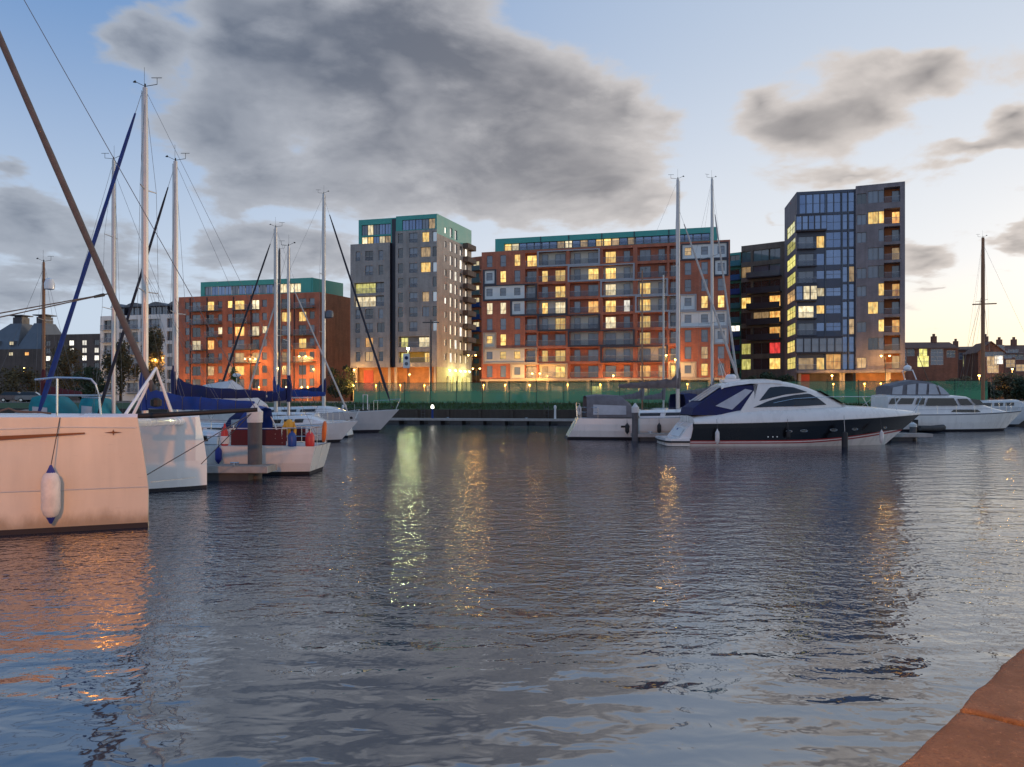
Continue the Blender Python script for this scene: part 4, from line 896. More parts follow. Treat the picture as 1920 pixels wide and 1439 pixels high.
def rig(B, st, mx, H, r=.085, base=.0, mm='alu', spread=((.45, .8), (.72, .6)), boom=None, cover=None, jib=None, jfrac=.94, jr=.06, bowx=None, sternx=None, head='vane', boom_z=1.1, lean=0.0, shroud=True):
    w, z = sheer_at(st, mx); zb = z+base; tx = mx+lean*H
    mast = MB().path([(mx, 0, zb-.3), (lerp(mx, tx, .8), 0, zb+(H-zb)*.8), (tx, 0, H)], [r, r, r*.75], 8).build('mast', M[mm], B, smooth=True)
    for (f, wd) in spread:
        zz_ = lerp(zb, H, f); xx = lerp(mx, tx, f)
        for s in (-1, 1): MB().tube((xx, 0, zz_), (xx-.12, s*wd, zz_+.04), .028, .018, 6).build('spreader', M['alu'], mast)
    if shroud:
        for s in (-1, 1):
            pts = [(mx-.25, s*(w-.08), z)]+[(lerp(mx, tx, f)-.12, s*wd, lerp(zb, H, f)+.04) for f, wd in spread]+[(tx, 0, H-.15)]
            MB().path(pts, .007, 4).build('shroud', M['wire'], B)
            if spread: MB().tube((mx-.5, s*(w-.1), z), (lerp(mx, tx, spread[0][0]), 0, lerp(zb, H, spread[0][0])), .006, n=4).build('shroud', M['wire'], B)
    for s, o_ in ((1, .10), (-1, .14)): MB().tube((mx+o_, s*.10, zb+.2), (tx+r, s*.03, H-.1), .006, n=4).build('halyard', M['rope'], mast)
    if sternx is not None: MB().tube((tx, 0, H-.05), (sternx, 0, sheer_at(st, max(0.05, sternx))[1]+.05), .007, n=4).build('backstay', M['wire'], B)
    if bowx is not None:
        zf_ = sheer_at(st, bowx)[1]+.1; p0 = Vector((bowx, 0, zf_)); p1 = Vector((tx+r, 0, lerp(zb, H, jfrac)))
        MB().tube(p0, p1, .008, n=4).build('forestay', M['wire'], B)
        if jib:
            pts = []; rr = []; g = random.Random(int(abs(bowx*100)+H*10))
            for k in range(15): t = .035+.905*k/14; pts.append(p0.lerp(p1, t)); rr.append(jr*(1.05-.45*t)*(1+g.uniform(-.09, .09)) if 0 < k < 14 else jr*.35)
            MB().path(pts, rr, 7).build('furled_jib', M[jib], B, smooth=True, angle=60)
            MB().lathe([(.03, 0), (.09, .02), (.09, .12), (.03, .16)], (bowx, 0, zf_+.05), 8).build('furling_drum', M['black'], B)
    if boom:
        bz = zb+boom_z; MB().tube((mx-.1, 0, bz), (mx-boom, 0, bz+.02), .055, .05, 8).build('boom', M['alu'], B)
        MB().tube((mx-boom+.25, 0, bz-.05), (mx-boom*.75, 0, sheer_at(st, mx-boom*.75)[1]+.25), .012, n=4).build('mainsheet', M['rope'], B)
        if cover:
            secs = []; nn = 12; g = random.Random(int(H*7))
            for k in range(nn+1):
                t = k/nn; x = mx-.12-(boom-.15)*t; hh = (.62-.40*t**.7)*(1+g.uniform(-.1, .1)); ww = .15*(1-.35*t)*(1+g.uniform(-.12, .12)); sg = -.05*math.sin(math.pi*t)
                if k == 0: hh *= 1.35
                secs.append([(x, -ww*.8, bz-.03+sg), (x, -ww, bz+hh*.35), (x, -ww*.6, bz+hh*.8), (x, 0, bz+hh), (x, ww*.6, bz+hh*.8), (x, ww, bz+hh*.35), (x, ww*.8, bz-.03+sg)])
            MB().loft(secs, ring=True, cap=True).build('sail_cover', M[cover], B, smooth=True, angle=60)
            for k in (2, 4, 6, 8, 10): MB().path([(a+(0 if i % 2 else .01), b_*1.04, c+(.01 if i in (2, 3, 4) else -.005)) for i, (a, b_, c) in enumerate(secs[k]+[secs[k][0]])], .012, 4).build('sail_tie', M['rope'], B)
            for s in (-1, 1):
                for k in (4, 8): a, b_, c = secs[k][3]; MB().tube((mx, s*.1, bz+(H-bz)*.42), (a, s*.14, c-.1), .005, n=4).build('lazy_jack', M['wire'], B)
            MB().path([(mx+.02, 0, bz-.1), (mx+.06, 0, bz+.9), (mx, 0, bz+1.5)], [.15, .15, .09], 8).build('mast_cover', M[cover], B, smooth=True)
    mb = MB().tube((tx, 0, H), (tx, 0, H+.14), .03, n=6).tube((tx, 0, H+.05), (tx-.45, .05, H+.1), .012, n=4).tube((tx-.45, .05, H+.1), (tx-.45, .05, H+.32), .01, n=4).tube((tx-.62, .05, H+.33), (tx-.25, .05, H+.33), .012, n=4).tube((tx, 0, H+.05), (tx+.35, 0, H+.22), .012, n=4).tube((tx+.33, 0, H+.22), (tx+.42, 0, H+.2), .05, .02, n=6).tube((tx, .05, H), (tx, .05, H+.7), .006, n=4)
    mb.build('masthead_gear', M['black'], mast)
    return mast
def windows_strip(B, st, xs_, f=.62, w=.55, h=.13):
    for s in (-1, 1):
        for x in xs_:
            pts = []
            for dx, dz in ((-w/2, -h/2), (w/2, -h/2), (w/2, h/2), (-w/2, h/2)):
                ww, z = sheer_at(st, x+dx); pts.append((x+dx, s*(ww*.992+.012), z*f+dz))
            MB().poly(pts).build('hull_window', M['tint'], B)
def sailboat(label, px_bow, px_stern, D, heading=1, B_=3.2, fs=1.0, fb=1.35, hull='gel', boot='antifoul', stripe=None, mast_px=None, top_y=None, group='sailing boats in the marina', rot=0.0, name='sailing_boat', trans=-.3, cab=True, rake=1.1, **kw):
    xb, xs_ = PX(px_bow, D), PX(px_stern, D); L = abs(xb-xs_)/max(.3, math.cos(rot)); hd = (0 if xb > xs_ else math.pi)+rot
    B = empty(name, (xs_, D, 0), hd, label, 'sailing boat', group)
    st = hull_pts(L, B_, fs, fb, rake=rake, trans=trans)
    mb = MB(); hull_mesh(mb, st, [1 if stripe else 0, 0, 0, 2, 2, 2]); mb.build('hull', [M[hull], M[stripe or hull], M[boot]], B, smooth=True, angle=35)
    deck_mesh(st).build('deck', M['deck'], B, smooth=True)
    mx = None
    if mast_px is not None: mx = abs(PX(mast_px, D)-xs_)/max(.3, math.cos(rot))
    H = PZ(top_y, D) if top_y is not None else None
    return B, st, L, mx, H
def fender(label, p, h=.6, r=.12, m='fender', top=None, cap_m='fender_blue', group='white fenders hung over the hulls'):
    B = empty('fender', p, 0, label, 'fender', group)
    MB().lathe([(r*.25, -h*.5), (r*.75, -h*.42), (r, -h*.28), (r, h*.28), (r*.75, h*.42), (r*.25, h*.5)], n=14).build('body', M[m], B, smooth=True, angle=50)
    MB().lathe([(r*.5, h*.46), (r*.3, h*.54), (r*.12, h*.62)], n=10).build('end_cap', M[cap_m], B, smooth=True); MB().lathe([(r*.5, -h*.46), (r*.3, -h*.54), (r*.12, -h*.6)], n=10).build('end_cap', M[cap_m], B, smooth=True)
    if top: MB().tube((0, 0, h*.6), (top[0]-p[0], top[1]-p[1], top[2]-p[2]), .009, n=5).build('rope', M['rope'], B)
    return B
# ---- the big catamaran at the left ---------------------------------------------------------------------
D1 = WD(988); D2 = WD(915); b1 = Vector((PX(278, D1), D1)); b2 = Vector((PX(388, D2), D2)); aft = Vector((PX(0, WD(1003)), WD(1003)))
ax = (b1-aft).normalized(); ca = math.atan2(ax.y, ax.x)
CAT = empty('catamaran', (b1.x, b1.y, 0), ca, 'big white catamaran with a bronze stripe and furled tan sail at the left edge', 'catamaran')
perp = Vector((-ax.y, ax.x)); off2 = ((b2-b1).dot(ax), (b2-b1).dot(perp))
def cat_hull(dx, dy, top, mirror=False, name='hull', gm='gel_cat'):
    secs = []; kn = .82
    for x in [0, -.3, -.9, -2, -3.5, -5.5, -8, -11]:
        q = min(1, -x/5.5); w = .10+1.35*q**.75; zt_ = top+(.05*q)
        fl = -.06-.10*q                                   # outer side flares a little below the knuckle
        rk = -.20 if x == 0 else 0
        pts = [(x+rk, 0.0, zt_), (x+rk*.45, fl*.25, kn+(zt_-kn)*.5), (x, fl*.45, kn), (x, fl, .10), (x, fl, -.05), (x-.05, .1+w*.3, -.5), (x, w+.04, -.05), (x, w+.04, .10), (x, w, kn), (x+rk*.45, w, kn+(zt_-kn)*.5), (x+rk, w, zt_)]
        if mirror: pts = [(a, -b_, c) for a, b_, c in pts]
        secs.append([(a+dx, b_+dy, c) for a, b_, c in pts])
    mb = MB(); n = len(secs[0])
    for k in range(n-1):
        mb.cur = 1 if k in (3, 4, 5, 6) else 0
        mb.loft([[s[k], s[k+1]] for s in secs])
    mb.cur = 0; mb.poly(secs[0])
    h = mb.build(name, [M[gm], M['antifoul']], CAT, smooth=True, angle=12)
    d = MB().loft([[s[0], (s[0][0], (s[0][1]+s[-1][1])/2, s[0][2]+.10*min(1, -i*.2+.0) if False else s[0][2]+.07), s[-1]] for i, s in enumerate(secs)])
    d.build('deck', M['gel'], h, smooth=True); return h
T1_, T2_ = PZ(783, D1), PZ(782, D2)
h1 = cat_hull(0, 0, T1_); h2 = cat_hull(off2[0], off2[1], T2_, True, 'hull', 'gel')
def cat_pt(px, py):                                        # a point of the photo on the near hull's flat side
    k = (px-960)/FPX; t = (k*b1.y-b1.x)/(ax.x-k*ax.y); D = b1.y+t*ax.y; return t, PZ(py, D)
a_, b_, c_, d_ = cat_pt(-30, 819), cat_pt(160, 811), cat_pt(160, 814), cat_pt(-30, 828)
def side_y(z): return -.03-.05*max(0, min(1, (T1_-z)/1.4))-.012
MB().poly([(x, side_y(z), z) for x, z in (a_, b_, c_, d_)]).build('side_stripe', M['bronze'], h1)
sx, sz = cat_pt(213, 811); mb = MB()
for k in range(4):
    t = k*math.pi/2; Lr = .17 if k % 2 == 0 else .065; w = .022
    mb.poly([(sx+Lr*math.cos(t), side_y(sz), sz+Lr*math.sin(t)), (sx+w*math.cos(t+.8), side_y(sz), sz+w*math.sin(t+.8)), (sx, side_y(sz), sz), (sx+w*math.cos(t-.8), side_y(sz), sz+w*math.sin(t-.8))])
mb.build('star_emblem', M['bronze'], h1)
MB().path([(x, side_y(z)+.004, z) for x, z in (cat_pt(-30, 806), cat_pt(120, 801), cat_pt(255, 802))], .006, 4).build('rubbing_strake', M['gel2'], h1)
MB().path([(-.01, -.055, .82), (-1, -.075, .82), (-3.5, -.095, .82), (-6, -.10, .82)], .006, 4).build('knuckle_line', M['gelgrey'], h1)
# cross beam, striker, bowsprit, forestay, net
xb = -.55; yb2 = off2[1]-.1; zb_ = T1_-.12
MB().tube((xb, .02, zb_), (xb+off2[0]*.9, yb2, T2_-.12), .10, n=12).build('cross_beam', M['gel'], CAT, smooth=True)
mid = Vector((xb+off2[0]*.45, yb2*.5, zb_)); sp = Vector((mid.x, mid.y, mid.z+1.25))
sv = MB()
for q in ((xb, .9, zb_+.1), (xb-.05, yb2*.5-.15, zb_+.1), (mid.x+.35, mid.y+.1, zb_+.1), (xb+off2[0]*.7, yb2-1.2, zb_+.1)): sv.tube(q, sp, .035, .03, 8)
for k in range(1): sv.build('striker_frame', M['gel'], CAT)
MB().tube((mid.x-.6, mid.y, mid.z+.06), (mid.x+2.35, mid.y, mid.z+.22), .07, .055, 10).build('bowsprit', M['black'], CAT, smooth=True)
mt = Vector((mid.x-5.6, mid.y, 16.8)); ff = mid+Vector((0, 0, .55))
MB().path([(mt.x, mt.y, 2.6), (mt.x, mt.y, 17.2)], .15, 10).build('mast', M['alu'], CAT, smooth=True)
pts = []; rr = []; g = random.Random(5)
for k in range(26): t = .01+.97*k/25; pts.append(ff.lerp(mt, t)); rr.append((.080-.014*t)*(1+g.uniform(-.07, .07)))
MB().path(pts, rr, 9).build('furled_jib', M['sail_tan'], CAT, smooth=True, angle=60)
MB().lathe([(.05, 0), (.13, .03), (.13, .17), (.05, .22)], (mid.x, mid.y, mid.z+.3), 10).build('furling_drum', M['black'], CAT)
jp = ff.lerp(mt, .175); q_w = CAT.matrix_basis.inverted() @ Vector((PX(-60, 15.0), 15.0, PZ(608, 15.0)))
for dz_ in (0, .10): MB().tube((jp.x, jp.y, jp.z), (q_w.x, q_w.y, q_w.z+dz_), .014, n=5).build('jib_sheet', M['rope'], CAT)
MB().tube(jp.lerp(q_w, .06), jp.lerp(q_w, .14), .04, .03).build('sheet_block', M['black'], CAT)
MB().tube((mid.x+2.3, mid.y, mid.z+.25), (mt.x, mt.y, mt.z+.3), .009, n=5).build('bowsprit_halyard', M['wire'], CAT)
MB().tube((mid.x+2.2, mid.y, mid.z+.12), (xb+.05, .3, .75), .011, n=4).build('bobstay', M['rope'], CAT); MB().tube((mid.x+2.2, mid.y, mid.z+.12), (xb+off2[0]+.4, yb2-.2, .72), .011, n=4).build('bobstay', M['rope'], CAT)
MB().tube((.05, .05, .9), (off2[0]-.3, off2[1]-.4, .35), .012, n=4).build('mooring_line', M['rope_pale'], CAT)
netm = bpy.data.materials.new('trampoline_net'); netm.use_nodes = True; T = NT(netm.node_tree); b = netm.node_tree.nodes['Principled BSDF']; b.inputs['Base Color'].default_value = (.03, .03, .032, 1); b.inputs['Alpha'].default_value = .6
MB().quad((xb-.2, 1.0, zb_-.02), (xb-.2+off2[0]*.8, yb2-1.0, zb_-.02), (-4.9, yb2-1.4, zb_-.02), (-4.9, 1.4, zb_-.02)).build('trampoline', netm, CAT)
MB().loft([[(-5.0, 1.3, 1.6), (-5.0, yb2-1.3, 1.6)], [(-5.1, 1.3, T1_+.05), (-5.1, yb2-1.3, T1_+.05)], [(-5.6, 1.6, T1_+.95), (-5.6, yb2-1.6, T1_+.95)], [(-6.6, 1.7, T1_+1.3), (-6.6, yb2-1.7, T1_+1.3)], [(-11, 1.7, T1_+1.3), (-11, yb2-1.7, T1_+1.3)], [(-11, 1.3, 1.6), (-11, yb2-1.3, 1.6)]]).build('deck_house', M['gel'], CAT)
for k in range(3): y0 = 2.0+k*1.1; MB().quad((-5.19, y0, T1_+.22), (-5.19, y0+.9, T1_+.22), (-5.53, y0+.86, T1_+.82), (-5.53, y0+.04, T1_+.82)).build('saloon_window', M['tint'], CAT)
# bow pulpit
def cp(px, py): t, z = cat_pt(px, py); return t, z
p = [cp(188, 784), cp(184, 745), cp(178, 722), cp(168, 711), cp(150, 709), cp(100, 708), cp(60, 712)]
MB().path([(x, .12+.02*i, z) for i, (x, z) in enumerate(p)], .022, 8).tube((cp(150, 745)[0], .2, cp(150, 745)[1]), (cp(184, 747)[0], .13, cp(184, 747)[1]), .014).tube((cp(103, 710)[0], .22, cp(103, 708)[1]), (cp(103, 710)[0], .2, T1_), .02).build('bow_pulpit', M['steel'], CAT, smooth=True)
MB().path([(cp(x, y)[0], .05, cp(x, y)[1]) for x, y in ((-10, 774), (15, 766), (28, 771), (50, 773), (70, 773), (95, 776))], .02, 5).build('coiled_line', M['rope'], CAT)
fx, fz = cat_pt(101, 925)
wp = CAT.matrix_basis @ Vector((fx, side_y(fz)-.19, fz)); tp = CAT.matrix_basis @ Vector((cat_pt(113, 779)[0], -.02, T1_+.01))
fender('large white fender with blue ends hung on the near catamaran hull', wp, .92, .165, 'fender', tp)
# ---- sailing boats on the left --------------------------------------------------------------------------
B, st, L, mx, H = sailboat('white sailing boat with red weather cloths and a blue furled sail by the grey pile', 56, 606, 27.0, B_=3.1, fs=.98, fb=1.35, hull='gel2', mast_px=272, top_y=165, trans=.25)
cabin(B, st, 3.4, 8.6, .95, .42, M['gel'], wins=3)
rig(B, st, mx, H, .115, .45, 'alu', ((.40, .75), (.70, .6)), boom=3.9, cover='cvs_blue', jib='cvs_blue', jfrac=.985, jr=.088, bowx=L-.1, sternx=.1, boom_z=.72)
rails(B, st, 2.0, L-1.4, .6, 1.7); pulpit(B, st, L); pushpit(B, st, .62, 1.1)
for s in (-1, 1):
    w0, z0 = sheer_at(st, .95); w1, z1 = sheer_at(st, 2.55); wc = MB().quad((.95, s*(w0-.03), z0+.03), (2.75, s*(w1-.03), z1+.03), (2.75, s*(w1-.05), z1+.56), (.95, s*(w0-.05), z0+.56)); o = wc.build('weather_cloth', M['cvs_maroon'], B)
    MB().path([(.9, s*(w0-.02), z0+.04), (.92, s*(w0-.04), z0+.6), (2.8, s*(w1-.04), z1+.6), (2.8, s*(w1-.02), z1+.04)], .016, 5).build('piping', M['cvs_white'], o)
    for i in range(7):
        for j in range(3): x = 1.08+i*.23; z = z0+.12+j*.15; MB().tube((x, s*(w0+.0), z), (x, s*(w0-.09), z), .012, n=6).build('eyelet', M['rope_pale'], o)
    MB().box(3.9, 4.7, s*(sheer_at(st, 4.3)[0]-.35)-.12, s*(sheer_at(st, 4.3)[0]-.35)+.12, 1.0, 1.36).build('deck_chest', M['cvs_maroon'], B)
sprayhood(B, 2.05, 2.95, .85, 1.35, 1.0, 'cvs_blue', 'cockpit_tent', False)
MB().path([(1.78, -.84, 1.15), (2.25, -.84, 2.3), (2.3, -.5, 2.38)], .03, 6).build('tent_pole', M['gel'], B)
MB().path([(1.9, -.9, 1.6), (1.3, -.9, 1.62), (.35, -.8, 1.62)], .02, 6).build('tiller_rail', M['steel'], B)
cbx = B.matrix_basis
def on(B, x, y, z): return B.matrix_basis @ Vector((x, y, z))
def ob_jug(label, m, p, h=.5, r=.14):
    E = empty('jerry_can', p, 0, label, 'jerry can', 'cans at the stern of the red and white boat')
    MB().lathe([(r*.9, 0), (r, .04), (r, h*.62), (r*.6, h*.82), (r*.28, h*.86), (r*.28, h*.95)], n=12).build('body', M[m], E, smooth=True, angle=50); MB().lathe([(r*.34, h*.95), (r*.34, h*1.05)], n=10).build('lid', M['black'], E)
ob_jug('red jerry can at the stern of the boat with red weather cloths', 'jug_red', on(B, .22, .95, .98), .56, .16)
ob_jug('blue jerry can beside the red one on the boat with red weather cloths', 'jug_blue', on(B, .78, 1.12, .98), .56, .15)
E = empty('lifebuoy', on(B, -.12, .35, 1.45), R(20), 'orange lifebuoy hung on the stern rail of the small white boat', 'lifebuoy'); mb = MB(); rings = []
for k in range(24):
    t = 2*math.pi*k/24; c = Vector((.02*math.sin(t), .24*math.cos(t), .30*math.sin(t))); u_ = Vector((0, math.cos(t), math.sin(t)))
    rings.append([c+u_*(.075*math.cos(a))+Vector((1, 0, 0))*(.055*math.sin(a)) for a in [2*math.pi*i/8 for i in range(8)]])
mb.loft(rings+[rings[0]], ring=True); mb.build('ring', M['orange'], E, smooth=True); MB().path([(.07, .33*math.cos(t), .38*math.sin(t)) for t in [2*math.pi*i/16 for i in range(17)]], .01, 4).build('grab_line', M['rope_pale'], E)
E = empty('jacket', on(B, .9, 1.0, 1.35), 0, 'yellow oilskin jacket hung on the stern rail of the red trimmed boat', 'jacket'); secs = []
for z, w, d in ((.55, .03, .03), (.5, .10, .06), (.42, .15, .08), (.2, .13, .08), (-.05, .16, .09), (-.08, .15, .08)): secs.append([(w*math.cos(a)*(1+.12*math.sin(3*a+z*9)), d*math.sin(a)*(1+.15*math.cos(5*a)), z) for a in [2*math.pi*i/14 for i in range(14)]])
MB().loft(secs, ring=True, cap=True).build('jacket_body', M['yellow'], E, smooth=True)
for s in (-1, 1): MB().path([(s*.13, 0, .46), (s*.2, -.03, .25), (s*.19, -.05, .0)], [.05, .055, .05], 8).build('sleeve', M['yellow'], E, smooth=True)
E = empty('marker_buoy', on(B, 3.0, 1.30, 1.02), 0, 'red and white dan buoy standing at the rail of the red trimmed boat', 'marker buoy')
MB().lathe([(.11, 0), (.14, .08), (.12, .45), (.05, .62), (.02, .75)], n=10).build('float', M['jug_red'], E, smooth=True); MB().lathe([(.16, .06), (.16, .3), (.14, .32)], n=10).build('sleeve', M['panel_white'], E, smooth=True)
fender('blue fender on the red trimmed boat next to the grey pile', on(B, 3.1, 1.58, .72), .5, .11, 'fender_blue', on(B, 3.1, 1.5, 1.3), 'fender_blue')
B, st, L, mx, H = sailboat('white boat with navy sail cover and dark furled sail behind the red trimmed boat', 172, 560, 32.5, B_=2.9, fs=1.0, fb=1.3, mast_px=329, top_y=303)
cabin(B, st, 2.6, 6.6, .9, .5, M['gel']); rig(B, st, mx, H, .115, .45, 'alu', ((.42, .75),), boom=3.9, cover='cvs_navy', jib='sail_dark', jfrac=.96, jr=.07, bowx=L-.1, sternx=.1, boom_z=1.15); rails(B, st, 1.6, L-1.4); pulpit(B, st, L); sprayhood(B, 1.9, 3.0, .9, 1.35, .75, 'cvs_navy')
B, st, L, mx, H = sailboat('white sailing boat with teal canopies behind the catamaran deck', 400, 66, 37.0, B_=3.0, fs=1.15, fb=1.35, mast_px=213, top_y=300)
cabin(B, st, 2.6, 6.8, .95, .55, M['gel']); rig(B, st, mx, H, .10, .5, 'alu', ((.42, .8), (.7, .6)), boom=3.3, cover=None, jib=None, bowx=L-.1, sternx=.1); rails(B, st, 1.6, L-1.4); pulpit(B, st, L)
sprayhood(B, .4, 1.9, 1.15, 1.55, 1.25, 'cvs_teal', 'cockpit_canopy'); sprayhood(B, 2.7, 3.8, 1.05, 1.75, .95, 'cvs_teal')
B, st, L, mx, H = sailboat('old boat with a varnished wooden mast and radar dome at the far left', -40, 160, 44.0, B_=2.8, fs=1.2, fb=1.4, mast_px=82, top_y=492, hull='gelgrey')
cabin(B, st, 1.6, 4.5, .9, .7, M['wood']); ms = rig(B, st, mx, H, .085, .5, 'wood', ((.62, .7),), boom=2.2, cover='cvs_maroon', jib=None, bowx=L-.1, sternx=.1)
MB().lathe([(.1, 0), (.26, .05), (.28, .35), (.2, .62), (.03, .7)], (mx-.33, 0, H-1.6), 12).tube((mx, 0, H-1.55), (mx-.33, 0, H-1.55), .04).build('radar_dome', M['gel'], ms, smooth=True)
B, st, L, mx, H = sailboat('white sailing boat with a grey bow pointing right, left of the open water', 671, 452, 46.0, B_=3.1, fs=1.0, fb=1.25, mast_px=541, top_y=462)
cabin(B, st, 1.8, 5.4, .9, .5, M['gel']); rig(B, st, mx, H, .085, .4, 'alu', ((.45, .75),), boom=2.6, cover='cvs_navy', jib='sail_white', jfrac=.8, jr=.06, bowx=L-.4, sternx=.1); rails(B, st, 1.4, L-1.4); pulpit(B, st, L)
B, st, L, mx, H = sailboat('sailing boat with a blue mast cover and long dark furled sail leaning to the left', 394, 650, 52.0, B_=3.0, fs=1.1, fb=1.4, mast_px=517, top_y=427)
cabin(B, st, 2.0, 6.0, .9, .5, M['gel']); rig(B, st, mx, H, .12, .45, 'alu', ((.42, .8), (.7, .6)), boom=3.4, cover='cvs_blue', jib='sail_dark', jfrac=.97, jr=.08, bowx=L-.1, sternx=.1, boom_z=1.2); rails(B, st, 1.6, L-1.4)
B, st, L, mx, H = sailboat('large pale grey yacht with a raked bow rail and tall mast carrying a radar', 748, 420, 59.0, B_=3.9, fs=1.35, fb=1.75, hull='gelgrey', mast_px=607, top_y=364, rake=1.6)
cabin(B, st, 3.0, 9.5, 1.2, .5, M['gel']); ms = rig(B, st, mx, H, .14, .45, 'alu', ((.35, .9), (.62, .8)), boom=4.4, cover='cvs_navy', jib='sail_dark', jfrac=.96, jr=.10, bowx=L-.5, sternx=.1, boom_z=1.0); rails(B, st, 1.8, L-1.6); pulpit(B, st, L, .8, 1.8)
MB().lathe([(.1, 0), (.3, .05), (.32, .35), (.25, .55), (.03, .6)], (mx+.45, 0, H-9.6), 12).tube((mx, 0, H-9.6), (mx+.45, 0, H-9.6), .04).build('radar_dome', M['grey_metal'], ms, smooth=True)
MB().path([(L-2.6, -.9, 1.75), (L-2.6, -.9, 2.9), (L-2.6, .9, 2.9), (L-2.6, .9, 1.75)], .03, 6).build('dinghy_frame', M['gel'], B)
MB().path([(1.2, -.6, 1.4), (1.2, -.6, 4.2)], .03, 6).path([(.7, -.6, 1.4), (1.2, -.6, 2.8)], .02, 5).lathe([(.05, -.3), (.14, -.2), (.16, .1), (.03, .35)], (1.2, -.6, 4.4), 10, 'x').build('wind_generator', M['panel_white'], B)
B, st, L, mx, H = sailboat('small sailing boat with a thin dark mast behind the blue covered ones', 452, 640, 66.0, B_=2.8, fs=1.1, fb=1.35, mast_px=524, top_y=468)
cabin(B, st, 2.0, 5.6, .9, .5, M['gel']); rig(B, st, mx, H, .11, .4, 'alu_dark', ((.5, .7),), boom=2.8, cover=None, jib='sail_white', jfrac=.72, jr=.09, bowx=L-.1, sternx=.1)
# ---- sailing boats on the right ---------------------------------------------------------------------------
B, st, L, mx, H = sailboat('grey and white sailing yacht with a grey cockpit tent and brown sail cover', 1412, 1082, 50.0, B_=3.8, fs=1.35, fb=1.6, hull='gel2', stripe=None, mast_px=1271, top_y=337, trans=-.75)
cabin(B, st, 3.6, 8.8, 1.2, .45, M['gel'], wins=2); rig(B, st, mx, H, .13, .4, 'alu', ((.34, .9), (.63, .75)), boom=3.9, cover='cvs_brown', jib='sail_white', jfrac=.86, jr=.09, bowx=L-.2, sternx=.1, boom_z=1.55)
rails(B, st, 3.8, L-1.6); pushpit(B, st, .7, 1.2); windows_strip(B, st, (2.9, 6.4, 7.4)); 
sprayhood(B, .5, 3.9, 1.45, 1.40, 1.5, 'cvs_grey', 'cockpit_tent', True, 'vinyl', .35)
MB().quad((.18, -1.2, .4), (.18, 1.2, .4), (-.02, 1.3, 1.2), (-.02, -1.3, 1.2)).build('stern_platform', M['panel_white'], B)
MB().path([(.1, -1.3, 1.3), (.05, -1.35, 2.3), (.05, 1.35, 2.3), (.1, 1.3, 1.3)], .03, 6).build('stern_arch', M['steel'], B)
for xx, n_ in ((3.0, 'mid'), (5.0, 'bow')):
    fender('black fender %s on the grey and white yacht' % ('near the tent' if n_ == 'mid' else 'below the coachroof'), on(B, xx, -sheer_at(st, xx)[0]-.10, .72), .6, .13, 'black', on(B, xx, -sheer_at(st, xx)[0]+.05, 1.4), 'black', 'black fenders on the grey yacht')
E = empty('lifebuoy', on(B, .05, -1.1, 1.85), R(15), 'white horseshoe lifebuoy on the stern of the grey and white yacht', 'lifebuoy'); rings = []
for k in range(17):
    t = R(-60)+R(300)*k/16; c = Vector((0, .22*math.cos(t), .26*math.sin(t))); u_ = Vector((0, math.cos(t), math.sin(t))); rings.append([c+u_*(.08*math.cos(a))+Vector((1, 0, 0))*(.05*math.sin(a)) for a in [2*math.pi*i/8 for i in range(8)]])
MB().loft(rings, ring=True, cap=True).build('horseshoe', M['fender'], E, smooth=True)
B, st, L, mx, H = sailboat('yacht with a navy sprayhood and the tallest right hand mast behind the motor yacht', 1420, 1236, 60.0, B_=3.4, fs=1.4, fb=1.7, mast_px=1345.5, top_y=324, rot=R(20))
cabin(B, st, 2.4, 6.2, 1.0, .5, M['gel']); rig(B, st, mx, H, .12, .4, 'alu', ((.37, 1.7), (.66, 1.5)), boom=3.0, cover='cvs_grey', jib='sail_white', jfrac=.90, jr=.10, bowx=L-.5, sternx=.1); rails(B, st, 1.5, L-1.5); sprayhood(B, 1.6, 4.2, 1.25, 1.75, 1.35, 'cvs_navy', 'cockpit_canopy')
B, st, L, mx, H = sailboat('small boat with a thin wooden mast in front of the red block', 1262, 1120, 66.0, B_=2.6, fs=1.1, fb=1.3, mast_px=1204, top_y=508, hull='gel')
cabin(B, st, 1.6, 4.6, .85, .6, M['gel']); rig(B, st, mx, H, .07, .4, 'wood', ((.55, .6),), boom=2.2, cover='cvs_grey', jib=None, bowx=L-.1, sternx=.1)
B, st, L, mx, H = sailboat('small boat with a short pale mast left of the tall mast pair', 1330, 1190, 70.5, B_=2.6, fs=1.1, fb=1.3, mast_px=1244, top_y=516)
cabin(B, st, 1.6, 4.6, .85, .6, M['gel']); rig(B, st, mx, H, .085, .4, 'alu', ((.55, .6), (.75, .5)), boom=2.2, cover='cvs_grey', jib=None, bowx=L-.1, sternx=.1)
B, st, L, mx, H = sailboat('old ketch with a dark wooden mast and crosstrees at the right edge', 1985, 1795, 73.0, B_=3.8, fs=1.7, fb=2.0, hull='gelgrey', mast_px=1843, top_y=446)
cabin(B, st, 1.5, 6.5, 1.1, .7, M['gelgrey']); ms = rig(B, st, mx, H, .17, .4, 'wood', ((.62, .95),), boom=None, jib=None, bowx=L-.1, sternx=.1)
for dx in (-2.0, -1.2, 1.2, 2.2): MB().tube((mx+dx, 1.6, 1.8), (mx, 0, H*.72), .014, n=4).build('shroud', M['wire'], B)
MB().tube((mx-1.0, 0, H*.645), (mx+1.3, 0, H*.65), .06, n=6).build('yard', M['wood'], ms)
